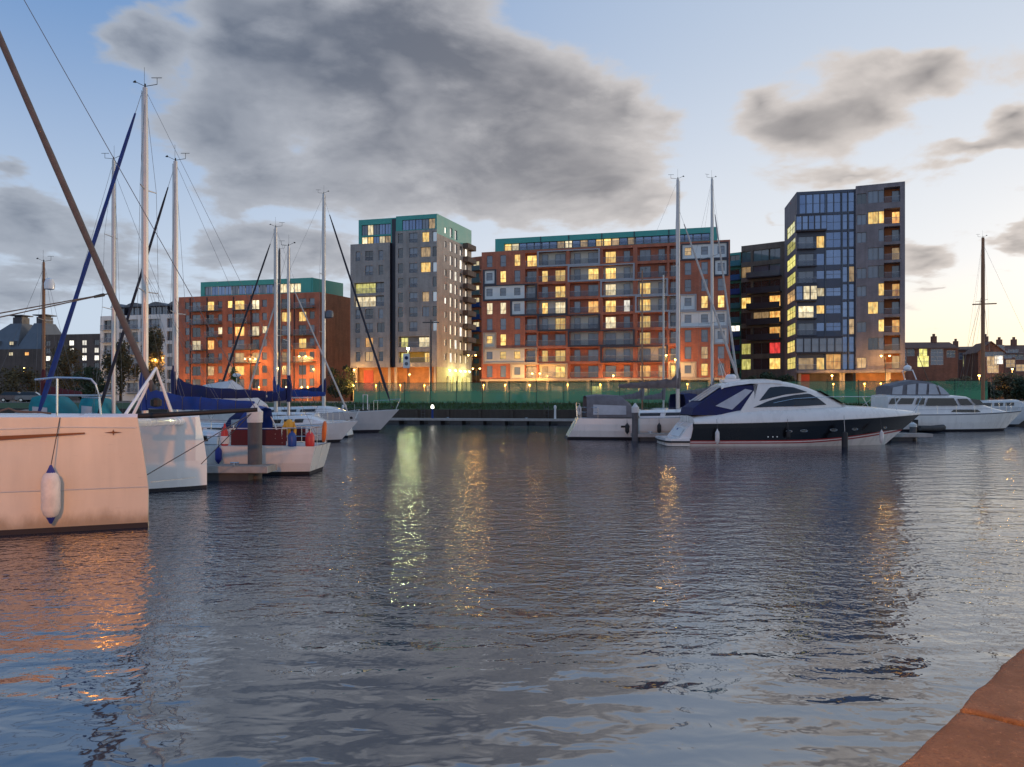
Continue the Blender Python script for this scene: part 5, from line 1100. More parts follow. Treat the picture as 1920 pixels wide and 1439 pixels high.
# ------------------------------------------------------------------ the motor yacht
YD = WD(838); YX = PX(1303, YD); BW = 3.9; YC = YD+BW/2
Y = empty('motor_yacht', (YX, YC, 0), 0, 'white and black motor yacht with a navy canvas canopy and red waterline stripe', 'motor yacht')
YL = PX(1725, YC)-YX
def ynear(px, py, inset=0.0):                 # photo point on the near side plane -> local x, z
    D = YD+inset; return PX(px, D)-YX, PZ(py, D)
lv = ((1, 1), (.80, .985), (.5, .955), (.26, .93), (.21, .925), (.17, .92), (.12, .91), (0, .86), (-.5, .5), (-1, 0))
st = []
n = 26
for i in range(n+1):
    t = i/n; q = max(0, (t-.42)/.58); f = lerp(.93, 1, min(1, t/.3)) if t < .42 else max(0, 1-q**2.4)
    zs_ = lerp(1.22, 1.70, t**1.5); row = []; lift = .62*max(0, (t-.45)/.55)**2.0
    for lev, wf in lv:
        z = zs_*lev if lev >= 0 else .5*lev
        if 0 < lev < .3: z += lift*(1-abs(lev-.2))*1.0
        k = max(0, min(1.3, (zs_-z)/zs_)); x = t*(YL-2.0*k)+(1-t)*(-.25*k)
        fl = wf**(1+4.0*max(0, t-.45)); row.append((x, BW/2*f*fl if lev > -1 else 0.0, z))
    st.append(row)
mb = MB(); hull_mesh(mb, st, [0, 0, 0, 1, 2, 1, 2, 3, 3]); mb.build('hull', [M['navy'], M['boot_red'], M['gel2'], M['antifoul']], Y, smooth=True, angle=40)
# white deck moulding: side band, foredeck crown
def roofz(x):
    P = [(-.3, 1.3), (0, 1.62), (.6, 1.75), (1.4, 1.85), (2.4, 2.05), (4, 2.12), (6, 2.14), (8.6, 2.2), (10.3, 2.12), (11.7, 1.98), (12.7, 1.86), (YL+.2, 1.74)]
    for (a, b_), (c, d) in zip(P, P[1:]):
        if a <= x <= c: return lerp(b_, d, (x-a)/(c-a))
    return P[-1][1]
secs = []
for r in st:
    x, w, z = r[0]; zt_ = roofz(x); e = .05 if w > .3 else .02
    secs.append([(x, -w-.0, z), (x+.0, -w-.035, z+.02), (x, -w-.02, z+.12), (x, -max(0, w*.93), z+(zt_-z)*.55), (x, -w*.80, z+(zt_-z)*.86), (x, -w*.5, zt_), (x, 0, zt_+.05), (x, w*.5, zt_), (x, w*.80, z+(zt_-z)*.86), (x, max(0, w*.93), z+(zt_-z)*.55), (x, w+.02, z+.12), (x, w+.035, z+.02), (x, w, z)])
MB().loft(secs, cap=True).build('deck_moulding', M['gel2'], Y, smooth=True, angle=40)
# cabin with hardtop
RP = [(3.0, 3.62), (3.4, 3.65), (4.3, 3.66), (5.4, 3.54), (6.4, 3.30), (7.2, 2.98), (8.0, 2.56), (8.75, 2.16)]
def cabw(x): return 1.62-(.0 if x < 5.4 else ((x-5.4)/3.35)**1.3*.62)
def side(x, z):                                # near cabin side, leaning in
    return -(cabw(x)-(z-1.9)*.26)
secs = []
for i, (x, zr_) in enumerate(RP):
    zs2 = max(1.95, zr_-.22); sl = max(0, 1-i/1.0)
    def q_(z): return x-sl*.55+sl*(z-1.75)*.72
    pr = [(q_(z), side(x, z), z) for z in (1.75, (1.75+zs2)/2, zs2)]+[(q_(zr_), side(x, zs2)*.86, zr_-.06), (q_(zr_), side(x, zs2)*.5, zr_), (q_(zr_), 0, zr_+.03)]
    secs.append(pr+[(a, -b_, c) for a, b_, c in reversed(pr[:-1])])
cb = MB().loft(secs, cap=True).build('cabin', M['gel2'], Y, smooth=True, angle=35)
secs = []
for (x, zr_) in ((1.62, 3.34), (1.75, 3.42), (2.3, 3.53), (3.2, 3.65), (4.3, 3.685), (5.0, 3.62)):
    zs2 = zr_-.22; e = side(x, zs2)-.03; secs.append([(x, e, zs2), (x, e*.9, zr_-.05), (x, e*.5, zr_+.01), (x, 0, zr_+.04), (x, -e*.5, zr_+.01), (x, -e*.9, zr_-.05), (x, -e, zs2), (x, -e*.8, zs2+.02), (x, 0, zs2+.1), (x, e*.8, zs2+.02)])
MB().loft(secs, ring=True, cap=True).build('hardtop', M['gel2'], cb, smooth=True, angle=35)
def curve(P, x):
    if x <= P[0][0]: return P[0][1]
    for (a, b_), (c, d) in zip(P, P[1:]):
        if a <= x <= c: return lerp(b_, d, (x-a)/(c-a))
    return P[-1][1]
def decal(name, top, bot, m, parent, off=.02):
    tp_ = [ynear(px, py, .5) for px, py in top]; bt = [ynear(px, py, .5) for px, py in bot]; x0, x1 = tp_[0][0], tp_[-1][0]
    for s in (1, -1):
        secs = []
        for k in range(25):
            x = lerp(x0, x1, k/24); a, b_ = curve(bt, x), curve(tp_, x); secs.append([(x, s*(side(x, lerp(a, b_, j/4))-off), lerp(a, b_, j/4)) for j in range(5)])
        MB().loft(secs).build(name, M[m], parent, smooth=True)
decal('upper_side_window', [(1424, 751), (1445, 726.5), (1468, 724.5), (1490, 726.5), (1516, 735)], [(1424, 752), (1450, 745.5), (1474, 740), (1516, 735.5)], 'tint', cb)
decal('lower_side_window', [(1412, 764), (1441, 752.0), (1462, 746.0), (1490, 741.0), (1520, 738.0), (1536, 746), (1552, 758.5)], [(1412, 764.5), (1450, 763), (1500, 762), (1552, 759.5)], 'tint', cb)
wsm = MB()                                     # windscreen between roof and foredeck
for (a, b_) in ((-.92, -.32), (-.28, .28), (.32, .92)):
    za = lambda x: lerp(RP[5][1], RP[6][1], (x-7.2)/.8)
    MB().quad((7.1, a*1.22, 3.06), (7.1, b_*1.22, 3.06), (8.62, b_*1.08, 2.27), (8.62, a*1.08, 2.27)).build('windscreen_pane', M['tint'], cb)
# hardtop lip and radar mast
MB().box(2.0, 2.9, -.5, .5, 3.52, 3.72).lathe([(.3, 3.74), (.32, 3.85), (.2, 3.98)], (2.5, 0, 0), 12).build('radar_pod', M['gel'], cb)
MB().tube((2.2, .4, 3.7), (1.9, .4, 5.0), .012, n=5).tube((2.2, -.4, 3.7), (1.8, -.4, 4.7), .012, n=5).build('antenna', M['panel_white'], cb)
# navy canvas canopy over the cockpit
cp_ = [(-.05, 1.72, 1.42), (.02, 2.10, 1.42), (.35, 2.34, 1.40), (1.1, 2.86, 1.31), (1.72, 3.26, 1.25), (2.5, 3.34, 1.24), (4.0, 3.40, 1.2)]
def cw(z): return 1.56-(z-1.7)*.19
secs = [[(x, -cw(1.70), 1.70), (x, -cw(lerp(1.7, z, .5)), lerp(1.7, z, .5)), (x, -cw(z)*.97, z-.04), (x, -cw(z)*.85, z), (x, 0, z+.04), (x, cw(z)*.85, z), (x, cw(z)*.97, z-.04), (x, cw(lerp(1.7, z, .5)), lerp(1.7, z, .5)), (x, cw(1.70), 1.70)] for x, z, w in cp_]
cn = MB().loft(secs, cap=True).build('canopy', M['cvs_navy'], Y, smooth=True, angle=30)
for (a, b_) in ((-1.2, -.5), (-.42, .42), (.5, 1.2)): MB().quad((.46, a, 2.49), (.46, b_, 2.49), (1.60, b_*.94, 3.26), (1.60, a*.94, 3.26)).build('vinyl_panel', M['vinyl'], cn)
for s_ in (-1, 1):
    q = []
    for (px, py) in ((1341, 761.5), (1371, 745), (1399, 729.5), (1412, 732.5), (1392, 751), (1372, 768.5)): x, z = ynear(px, py, .5); q.append((x, s_*(cw(z)+.02), z))
    MB().poly(q).build('vinyl_panel', M['vinyl'], cn)
# transom, garage door, swim platform
MB().loft([[(-.06, -1.72, 1.28), (-.06, 1.72, 1.28)], [(-.30, -1.70, 1.05), (-.30, 1.70, 1.05)], [(-.78, -1.62, .42), (-.78, 1.62, .42)]]).add([(-.06, -1.72, 1.28), (-.30, -1.70, 1.05), (-.78, -1.62, .42), (-.05, -1.7, .42)], [(0, 1, 2, 3)]).add([(-.06, 1.72, 1.28), (-.30, 1.70, 1.05), (-.78, 1.62, .42), (-.05, 1.7, .42)], [(0, 1, 2, 3)]).build('transom', M['gel'], Y)
MB().quad((-.40, -1.2, .96), (-.40, .9, .96), (-.72, .9, .52), (-.72, -1.2, .52)).build('garage_door', M['panel_white'], Y)
MB().quad((-.428, .15, .94), (-.428, .42, .94), (-.50, .42, .84), (-.50, .15, .84)).build('emblem', M['cvs_blue'], Y)
pf = [(-.25, -1.85), (-1.25, -1.78), (-1.5, -1.45), (-1.55, 0), (-1.5, 1.45), (-1.25, 1.78), (-.25, 1.85)]
for nm, z0, z1, g, mm in (('swim_platform', .30, .42, 0, 'gel'), ('platform_rub_rail', .20, .295, .03, 'black'), ('platform_base', .02, .195, -.08, 'gel2')):
    vs_ = [(x-(g if x < -1 else 0), y*(1+g*.4), z0) for x, y in pf]+[(x-(g if x < -1 else 0), y*(1+g*.4), z1) for x, y in pf]; k = len(pf)
    MB().add(vs_, [tuple(range(k)), tuple(range(2*k-1, k-1, -1))]+[(i, (i+1) % k, k+(i+1) % k, k+i) for i in range(k)]).build(nm, M[mm], Y)
# portholes, vents, bow rail
def on_hull(x, lev):
    for a, b_ in zip(st, st[1:]):
        k = [i for i in range(len(lv)) if lv[i][0] >= lev][-1]; f = (lv[k][0]-lev)/(lv[k][0]-lv[k+1][0])
        xa = lerp(a[k][0], a[k+1][0], f); xb_ = lerp(b_[k][0], b_[k+1][0], f)
        if xa <= x <= xb_:
            t = (x-xa)/max(1e-6, xb_-xa); ya = lerp(a[k][1], a[k+1][1], f); yb = lerp(b_[k][1], b_[k+1][1], f); z_a = lerp(a[k][2], a[k+1][2], f); z_b = lerp(b_[k][2], b_[k+1][2], f)
            return lerp(ya, yb, t), lerp(z_a, z_b, t)
    return 0, 0
for px, py, w, h in ((1479, 799, .34, .1), (1507, 799, .4, .12), (1565, 796, .42, .13), (1609, 793, .36, .12), (1677, 791, .22, .09)):
    x, _ = ynear(px, py, .1)
    for s in (-1, 1):
        yy, zz_ = on_hull(x, .62); o = MB(); ring = [(x+w*.5*math.cos(a), s*(yy+.012-.05*0), zz_+h*.5*math.sin(a)) for a in [2*math.pi*i/14 for i in range(14)]]; 
        y2 = on_hull(x+.2, .62)[0]; y1 = on_hull(x-.2, .62)[0]; ring = [(a, s*(lerp(y1, y2, (a-x+.2)/.4)+.014), c) for a, b_, c in ring]; ph = MB().poly(ring).build('porthole', M['tint'], Y)
        MB().path([(a, b_+s*.004, c) for a, b_, c in ring+[ring[0]]], .012, 4).build('porthole_rim', M['steel'], ph)
for px in (1440, 1449, 1457):
    x, _ = ynear(px, 816, .1); yy, zz_ = on_hull(x, .40); MB().lathe([(.035, -.01), (.04, .02), (.02, .03)], (x, -yy-.015, zz_), 8, 'y').build('exhaust_outlet', M['steel'], Y)
pts = []; posts = []
for px, py in ((1450, 756), (1490, 748), (1532, 745), (1580, 744), (1640, 744), (1690, 744), (1731, 744.5)):
    D = YC-max(.12, 1.55*min(1, (1740-px)/210)); X_ = PX(px, D)-YX; pts.append((X_, D-YC, PZ(py, D)))
for s in (1, -1): MB().path([(a, b_*s, c) for a, b_, c in pts], .017, 6).build('bow_rail', M['steel'], Y)
for (a, b_, c) in pts[1:]:
    for s in (1, -1):
        xx = min(a-.28, YL-.35); w_, z_ = sheer_at(st, xx); MB().tube((a, b_*s, c), (xx, s*min(abs(b_)+.08, max(.05, w_*.8)), lerp(z_, roofz(xx), .7)), .013, n=5).build('rail_post', M['steel'], Y)
for (px, py, h_, r_, mm, lb) in ((1345, 820, .72, .12, 'fender', 'white fender near the stern of the motor yacht'), (1653, 820, .66, .11, 'fender', 'white fender near the bow of the motor yacht'), (1478, 815, .5, .11, 'black', 'short black fender amidships on the motor yacht')):
    D = YD-.16 if px < 1600 else YD+.35; x_, z_ = PX(px, D), PZ(py, D)
    fender(lb, (x_, D, z_), h_, r_, mm, (x_, D+.12, 1.5), 'black' if mm == 'black' else 'fender', 'fenders hung along the motor yacht')
E = empty('mooring_pole', (PX(1584, YD-.35), YD-.35, -1.5), 0, 'black tyre clad mooring post standing in front of the motor yacht', 'mooring post')
MB().lathe([(.16, 0), (.16, 2.2), (.13, 2.3), (.02, 2.34)], n=12).build('post', M['black'], E, smooth=True); MB().tube((0, 0, 2.3), (0, .1, 3.2), .015).build('lashing', M['rope_pale'], E)
# ------------------------------------------------------------------ white cruiser on the right
CD = 62.5; c0, c1 = PX(1655, CD), PX(1916, CD); CL = c1-c0
K = empty('motor_cruiser', (c0, CD, 0), 0, 'white cabin cruiser with a canvas wheelhouse at the right edge', 'motor cruiser')
st = hull_pts(CL, 3.7, 1.35, 1.62, tw=.9, rake=1.5, trans=0, levels=((1, 1), (.94, .995), (.5, .97), (.12, .92), (0, .86), (-.5, .5), (-1, 0)), draft=.5)
mb = MB(); hull_mesh(mb, st, [1, 0, 0, 2, 2, 2]); mb.build('hull', [M['gel2'], M['grey_metal'], M['antifoul']], K, smooth=True, angle=35); deck_mesh(st).build('deck', M['deck'], K)
def kx(px): return PX(px, CD-1.2)-c0
def kz(py): return PZ(py, CD-1.2)
secs = []
for px, zt_, w in ((1662, 741, 1.5), (1700, 741, 1.52), (1790, 742, 1.5), (1812, 744, 1.45), (1838, 757, 1.35), (1862, 765, 1.2), (1895, 772, .8)):
    x = kx(px); z0 = sheer_at(st, x)[1]-.05; zz_ = max(z0+.05, kz(zt_)); secs.append([(x, -w, z0), (x, -w*.94, zz_-.08), (x, -w*.8, zz_), (x, 0, zz_+.06), (x, w*.8, zz_), (x, w*.94, zz_-.08), (x, w, z0)])
kc = MB().loft(secs, cap=True).build('cabin', M['gel'], K, smooth=True, angle=35)
for pts in (((1662, 758), (1674, 758), (1682, 747), (1668, 747)), ((1678, 758), (1706, 758), (1711, 747), (1686, 747)), ((1712, 759), (1728, 759), (1731, 747), (1716, 747)), ((1731, 761), (1792, 761), (1784, 747), (1736, 747)), ((1797, 760), (1820, 760), (1809, 748), (1790, 748)), ((1825, 760), (1842, 760), (1832, 750), (1814, 748))):
    for s in (-1, 1): MB().poly([(kx(px), s*(1.545-.0*py), kz(py)) for px, py in pts]).build('cabin_window', M['tint'], kc)
for s in (-1, 1): MB().poly([(kx(px), s*1.50, kz(py)) for px, py in ((1779, 773), (1835, 773), (1829, 768.5), (1784, 768.5))]).build('hull_light', M['tint'], kc)
secs = []
for px, py, w in ((1669, 724, 1.25), (1690, 718, 1.3), (1715, 713, 1.3), (1745, 716, 1.25), (1768, 726, 1.15), (1784, 740, 1.05)):
    x = kx(px); zt_ = kz(py); z0 = kz(742); secs.append([(x, -w, z0), (x, -w*.96, lerp(z0, zt_, .8)), (x, -w*.8, zt_), (x, 0, zt_+.05), (x, w*.8, zt_), (x, w*.96, lerp(z0, zt_, .8)), (x, w, z0)])
kw_ = MB().loft(secs, cap=True).build('wheelhouse', M['cvs_grey'], K, smooth=True, angle=35)
for pts in (((1671, 740), (1690, 740), (1692, 723), (1673, 727)), ((1699, 740), (1715, 740), (1716, 720), (1700, 722)), ((1720, 740), (1735, 740), (1737, 720), (1721, 719)), ((1740, 740), (1760, 740), (1752, 721), (1741, 720)), ((1763, 740), (1779, 740), (1768, 729), (1757, 722))):
    for s in (-1, 1): MB().poly([(kx(px), s*(1.31-.0), kz(py)) for px, py in pts]).build('wheelhouse_window', M['vinyl'], kw_)
MB().path([(kx(1722), -.9, kz(712)), (kx(1716), -.8, kz(694)), (kx(1716), .8, kz(694)), (kx(1722), .9, kz(712))], .05, 6).lathe([(.25, 0), (.3, .08), (.3, .25), (.1, .4)], (kx(1716), 0, kz(693)), 10).build('radar_arch', M['gel'], K)
MB().tube((kx(1718), .2, kz(694)), (kx(1718), .2, kz(680)), .02).build('antenna', M['panel_white'], K); rails(K, st, 2.0, CL-1.2, .7, 1.5); pulpit(K, st, CL, .75, 1.4); MB().tube((kx(1757), 0, kz(716)), (kx(1738), .3, kz(660)), .03, .02).build('whip_mast', M['black'], K)
E = empty('inflatable_dinghy', on(K, 2.5, -2.35, .0), R(2), 'dark rubber dinghy with an outboard tied beside the white cruiser', 'dinghy')
MB().path([(-1.0, -.5, .28), (.5, -.52, .28), (1.0, -.3, .34), (1.15, 0, .38), (1.0, .3, .34), (.5, .52, .28), (-1.0, .5, .28)], .19, 10).build('tube', M['float'], E, smooth=True); MB().box(-.95, .6, -.4, .4, .1, .16).build('floor', M['black'], E); MB().box(-1.25, -.95, -.16, .16, .45, .95).box(-1.16, -1.04, -.06, .06, -.2, .45).build('outboard', M['black'], E)
# ------------------------------------------------------------------ pontoons, piles
def pontoon(label, x0, y0, x1, y1, w, z=.48, planks=True, step=.15, cleats=(), group='floating pontoons'):
    d = Vector((x1-x0, y1-y0)); L = d.length; E = empty('pontoon', (x0, y0, 0), math.atan2(d.y, d.x), label, 'pontoon', group)
    fr = MB().box(0, L, -w/2, w/2, z-.22, z-.035).build('frame', M['concrete'], E)
    k = 0; x = .35
    while x < L-.6:
        MB().box(x, min(L-.1, x+1.3), -w/2+.06, w/2-.06, -.35, z-.22).build('float', M['float'], E); x += 2.2
    if planks:
        pm = MB().box(0, step-.012, -w/2, w/2, z-.034, z).mesh('plank', M['plank']); nn = min(290, int(L/step)); s_ = L/nn/step
        for i in range(nn): place('plank', pm, E, (i*step*s_, 0, random.uniform(-.003, .003)), (0, 0, random.uniform(-.004, .004)), (s_, 1, 1))
    else: MB().box(0, L, -w/2, w/2, z-.034, z).build('deck', M['plank'], E)
    for s in (-1, 1): MB().box(-.03, L+.03, s*(w/2+.02)-.02, s*(w/2+.02)+.02, z-.20, z-.02).build('fender_strip', M['strip'], E)
    for c in cleats: MB().box(c-.03, c+.03, -w/2+.08, -w/2+.14, z, z+.1).tube((c-.14, -w/2+.11, z+.1), (c+.14, -w/2+.11, z+.1), .025).build('cleat', M['steel'], E)
    return E
def pile(label, x, y, top, r=.22, cap_h=.58):
    E = empty('mooring_pile', (x, y, -2), 0, label, 'mooring pile', 'steel piles holding the pontoons')
    MB().lathe([(r, 0), (r, top+2-cap_h)], n=18).build('post', M['pile'], E, smooth=True, angle=40)
    MB().lathe([(r+.02, top+2-cap_h+.003), (r+.03, top+2-cap_h*.42), (r*.9, top+2-cap_h*.36), (.03, top+2)], n=18).build('cap', M['cap'], E, smooth=True, angle=25)
pontoon('wooden finger pontoon beside the catamaran under the grey pile', PX(250, 24.6), 24.6, PX(509, 24.6), 24.6, .95, .46, True, .15, (1.5, 3.4))
pile('thick grey pile with a white pointed cap near the catamaran', PX(478, 24.9), 24.9, PZ(757, 24.9), .225, .62)
pontoon('long pontoon behind the motor yacht and beside the grey yacht', PX(1186, 47.2), 47.2, PX(1738, 47.2), 47.2, 1.2, .46, True, .15, (1.0, 4.0, 9.0))
pile('grey pile with a white cap between grey yacht and motor yacht', PX(1191, 46.7), 46.7, PZ(756, 46.7), .2, .6)
pile('dark pile at the bow of the motor yacht', PX(1712, 47.9), 47.9, PZ(792, 47.9), .2, .3)
xa, xb_ = PX(560, 82), PX(1345, 74)
pontoon('long walkway pontoon below the far quay wall', -26, bankY(-26, -3.4), 34, bankY(34, -3.4), 1.9, .60, True, .21, (4, 12, 20, 28, 36, 44, 52))
pontoon('walkway pontoon between the rows of boats on the left', PX(40, 29.8), 29.8, PX(470, 29.8), 29.8, .9, .46, False)
for i, px in enumerate((808, 630, 1040)):
    Yp = bankY(0, -3.2)-.0; X_ = PX(px, Yp); Yp = bankY(X_, -3.2)
    E = empty('power_post', (X_, Yp, .60), 0, ('short white lit service post on the far pontoon', 'unlit service post at the left end of the far pontoon', 'unlit service post at the right end of the far pontoon')[i], 'service post', 'service posts on the far pontoon')
    MB().lathe([(.13, 0), (.11, .1), (.10, .95), (.12, 1.0)], n=10).build('post', M['panel_white'] if i else M['cvs_blue'], E, smooth=True, angle=40)
    MB().lathe([(.12, 1.0), (.14, 1.12), (.12, 1.3), (.03, 1.36)], n=10).build('lamp', mat('post_light', (.9,.9,.8), .4, emit=(1, .93, .75), es=9.0) if i == 0 else M['panel_white'], E, smooth=True)
# ------------------------------------------------------------------ green fence on the far bank
fm = bpy.data.materials.new('fence_net'); fm.use_nodes = True; T = NT(fm.node_tree); b = fm.node_tree.nodes['Principled BSDF']
b.inputs['Base Color'].default_value = (.12, .40, .21, 1); b.inputs['Roughness'].default_value = .7; co = T.n('ShaderNodeTexCoord').outputs['Object']; x_, y_, z_ = T.xyz(co)
T.link(T.m('MULTIPLY_ADD', T.smooth(T.m('ADD', z_, T.m('MULTIPLY', T.noise(co, 1.2, 3, .6), .6)), 1.2, 2.1, 1, 0), .42, .30), b.inputs['Alpha'])
FN = empty('mesh_fence', (-18, bankY(-18, 3.7), GZ), math.atan2(-.18, 1), 'long green mesh fence on posts along the far bank', 'fence'); fl = 3.0; nP = 22
pm = MB().box(.03, fl-.03, -.006, .006, .04, 2.3).mesh('mesh_panel', fm); po = MB().box(-.045, .045, -.045, .045, 0, 2.42).mesh('post', M['post']); rl = MB().box(.03, fl-.03, -.02, .02, 2.26, 2.30).mesh('rail', M['post'])
for i in range(nP):
    place('post', po, FN, (i*fl, .06, random.uniform(-.05, .1)), (0, 0, 0)); place('mesh_panel', pm, FN, (i*fl, 0, 0)); place('rail', rl, FN, (i*fl, .01, 0))
# ------------------------------------------------------------------ street lamps
LAMPC = (1.0, .53, .14)
M['sodium'] = mat('sodium_lamp', (.9,.6,.2), .4, var=0, emit=(1, .60, .16), es=9.0)
M['halide'] = mat('halide_lamp', (.9,.9,.7), .4, var=0, emit=(.9, 1, .42), es=26.0)
def lamp(label, px, py, D, heads=2, energy=1500, col=LAMPC, m='sodium', arm=.7, r=.17, spot=False):
    zt_ = PZ(py, D); E = empty('street_lamp', (PX(px, D), D, GZ), 0, label, 'street lamp', 'street lamps along the far bank'); h = zt_-GZ
    MB().path([(0, 0, 0), (0, 0, h*.2), (0, 0, h)], [.11, .075, .05], 8).build('pole', M['lamp_post'], E)
    offs = [0] if heads == 1 else [-arm, arm] if heads == 2 else [-arm*1.6, 0, arm*1.6]
    for o_ in offs:
        MB().tube((0, 0, h), (o_, 0, h+.05), .03, n=6).box(o_-.24, o_+.24, -.13, .13, h+.04, h+.16).build('lamp_head', M['lamp_post'], E)
        g = MB().lathe([(.04, -r), (r*.8, -r*.6), (r, 0), (r*.9, r*.3)], (o_, 0, h-.02), 10).build('bulb', M[m], E, smooth=True)
        ld = bpy.data.lights.new('street_light', 'POINT'); ld.energy = energy; ld.color = col; ld.shadow_soft_size = .25
        lo = bpy.data.objects.new('street_light', ld); COL.objects.link(lo); lo.parent = E; lo.location = (o_, -.05, h-.42)
    return E
lamp('white green lamp on a tall pole with a round banner before the brown tower', 765, 653, 118, 1, 620, (.88, 1, .5), 'halide', r=.24)
lamp('orange twin lamp in front of the plum tower', 1660, 667, 127.6, 2, 170)
lamp('orange twin lamp in the gap between brown tower and red block', 885, 666, 148, 2, 220)
lamp('lower orange twin lamp beside the yellow entrance', 893, 691, 152, 2, 200)
lamp('orange lamp behind the tall mast pair', 1249, 666, 135.3, 1, 300)
lamp('dimmer orange lamp just right of the tall mast', 1266, 674, 135.3, 1, 220)
lamp('orange twin lamp before the left red block', 567, 668, 164.3, 2, 280)
lamp('orange triple lamp between the leaning furled sails', 469, 673, 167, 3, 210)
lamp('orange lamp behind the white striker frame', 298, 671, 150, 2, 1900)
lamp('single orange lamp by the bushes on the right', 1836, 704, 118, 1, 600)
lamp('orange lamp near the houses at the right edge', 1898, 692, 138, 1, 600)
lamp('orange lamp behind the wooden mast at the far left', 46, 690, 170, 1, 2600)
lamp('orange lamp at the foot of the red block', 1005, 700, 141.8, 2, 240)
lamp('orange lamp at the left corner of the brown tower', 664, 693, 157.3, 1, 500)
lamp('orange wall lamp at the right end of the left red block', 588, 692, 164.3, 1, 330)
lamp('added orange fill lamp under the front edge of the brown tower', 768, 702, 153.8, 1, 400)  # added lamp, gives the tower podium its warm glow
lamp('added orange fill lamp in the middle of the red block front', 1150, 704, 138.6, 1, 300)  # added lamp, put here to light the podium columns
lamp('orange lamp under the glass tower', 1560, 704, 130.5, 1, 300)
# banner on the tall pole
E = empty('banner_sign', (PX(762, 117.5), 117.5, PZ(677, 117.5)), 0, 'pale round patterned banner on the tall lamp pole', 'sign')
MB().box(-.5, .5, -.02, .02, -1.1, 1.1).build('panel', M['panel_white'], E); MB().lathe([(.28, -.03), (.28, -.022)], (0, 0, .45), 16, 'y').build('disc', M['cvs_navy'], E); MB().lathe([(.28, -.03), (.28, -.022)], (0, 0, -.45), 16, 'y').build('disc', M['grey_metal'], E)
E = empty('telegraph_pole', (PX(808, 100), 100, GZ), 0, 'dark timber pole with a crossbar in front of the brown tower', 'pole')
MB().path([(0, 0, 0), (0, 0, PZ(600, 100)-GZ)], [.13, .09], 8).build('pole', M['alu_dark'], E); MB().box(-1.1, 1.1, -.05, .05, PZ(606, 100)-GZ, PZ(604, 100)-GZ).build('crossbar', M['alu_dark'], E)
# the quay lamp behind the camera that lights the catamaran and the coping
E = empty('street_lamp', (-3.6, -3.4, QZ), 0, 'sodium quay lamp on the near quay behind the viewer', 'street lamp', 'street lamps on the near quay')
MB().path([(0, 0, 0), (0, 0, 1), (0, 0, 6.4)], [.12, .08, .06], 8).build('pole', M['lamp_post'], E); MB().box(-.3, .3, -.12, .9, 6.4, 6.55).build('lamp_head', M['lamp_post'], E); MB().box(-.2, .2, .2, .8, 6.30, 6.39).build('bulb', M['sodium'], E)
ld = bpy.data.lights.new('street_light', 'POINT'); ld.energy = 4600; ld.color = (1, .34, .045); ld.shadow_soft_size = .2; lo = bpy.data.objects.new('street_light', ld); COL.objects.link(lo); lo.parent = E; lo.location = (0, .5, 6.1)
# ------------------------------------------------------------------ trees and bushes
def foliage(n, rx, ry, rz, seed, size=.22, hole=.35, base=0.0):
    g = random.Random(seed); mb = MB(); cl_ = [(g.gauss(0, .5), g.gauss(0, .5), g.uniform(-.8, .85), g.uniform(.25, .5)) for _ in range(26)]
    k = 0
    while k < n:
        c = g.choice(cl_); d = Vector((g.gauss(0, 1), g.gauss(0, 1), g.gauss(0, 1))).normalized()*(c[3]*g.random()**.45)
        p = Vector((c[0], c[1], c[2]))+d
        if p.length > 1.12: continue
        q = Vector((p.x*rx, p.y*ry, base+rz+p.z*rz)); a = Vector((g.gauss(0, 1), g.gauss(0, 1), g.gauss(0, 1))).normalized(); b_ = a.orthogonal().normalized(); s = size*g.uniform(.5, 1.3)
        mb.add([q-b_*s*.5, q+a*s*.45, q+b_*s*.5, q-a*s*.9], [(0, 1, 2, 3)]); k += 1
    return mb
M['leaf_dark'] = mat('leaf_dark', (.035,.05,.02), .8, 0, .5, .8); M['leaf_brown'] = mat('leaf_brown', (.10,.075,.03), .8, 0, .45, .8); M['leaf_green'] = mat('leaf_green', (.035,.11,.03), .8, 0, .4, .8); M['bark'] = mat('bark', (.06,.045,.035), .9, 0, .3, 3)
def tree(name, label, px, D, ytop, ybot_or_none, wpx, m, n=2600, cat='tree', group='trees and bushes on the far bank', seed=1, trunk=.22, size=.3):
    zt_ = PZ(ytop, D)-GZ; rx = wpx/2/FPX*D; E = empty(name, (PX(px, D), D, GZ), 0, label, cat, group); tb = zt_*trunk
    mb = MB().path([(0, 0, -.1), (.05, 0, tb), (0, .05, zt_*.7)], [.05+.02*zt_, .04+.015*zt_, .03], 7); g = random.Random(seed+50)
    for k in range(7): a = g.uniform(0, 6.28); z0 = lerp(tb*.8, zt_*.6, g.random()); mb.path([(0, 0, z0), (rx*.35*math.cos(a), rx*.35*math.sin(a), z0+zt_*.12), (rx*.75*math.cos(a), rx*.75*math.sin(a), z0+zt_*.22)], [.02+.008*zt_, .03, .012], 5)
    mb.build('trunk', M['bark'], E); rzz = (zt_-tb*.6)/2; foliage(n, rx, rx*.8, rzz, seed, size, base=tb*.6).build('crown', M[m], E)
tree('ivy_tree', 'tall ivy covered tree in front of the white block', 288, 150, 612, None, 46, 'leaf_brown', 4200, seed=2)
tree('ivy_tree', 'broad brownish tree left of the white block', 226, 152, 640, None, 60, 'leaf_brown', 4200, seed=3)
tree('tree', 'brown leaved tree before the dark office', 120, 165, 652, None, 76, 'leaf_brown', 3600, seed=4)
tree('bush', 'dark bush at the foot of the office lights', 168, 140, 690, None, 60, 'leaf_dark', 2600, 'bush', seed=5, trunk=.1)
tree('bush', 'orange lit bush at the far left bank', 30, 150, 688, None, 90, 'leaf_brown', 2600, 'bush', seed=6, trunk=.1)
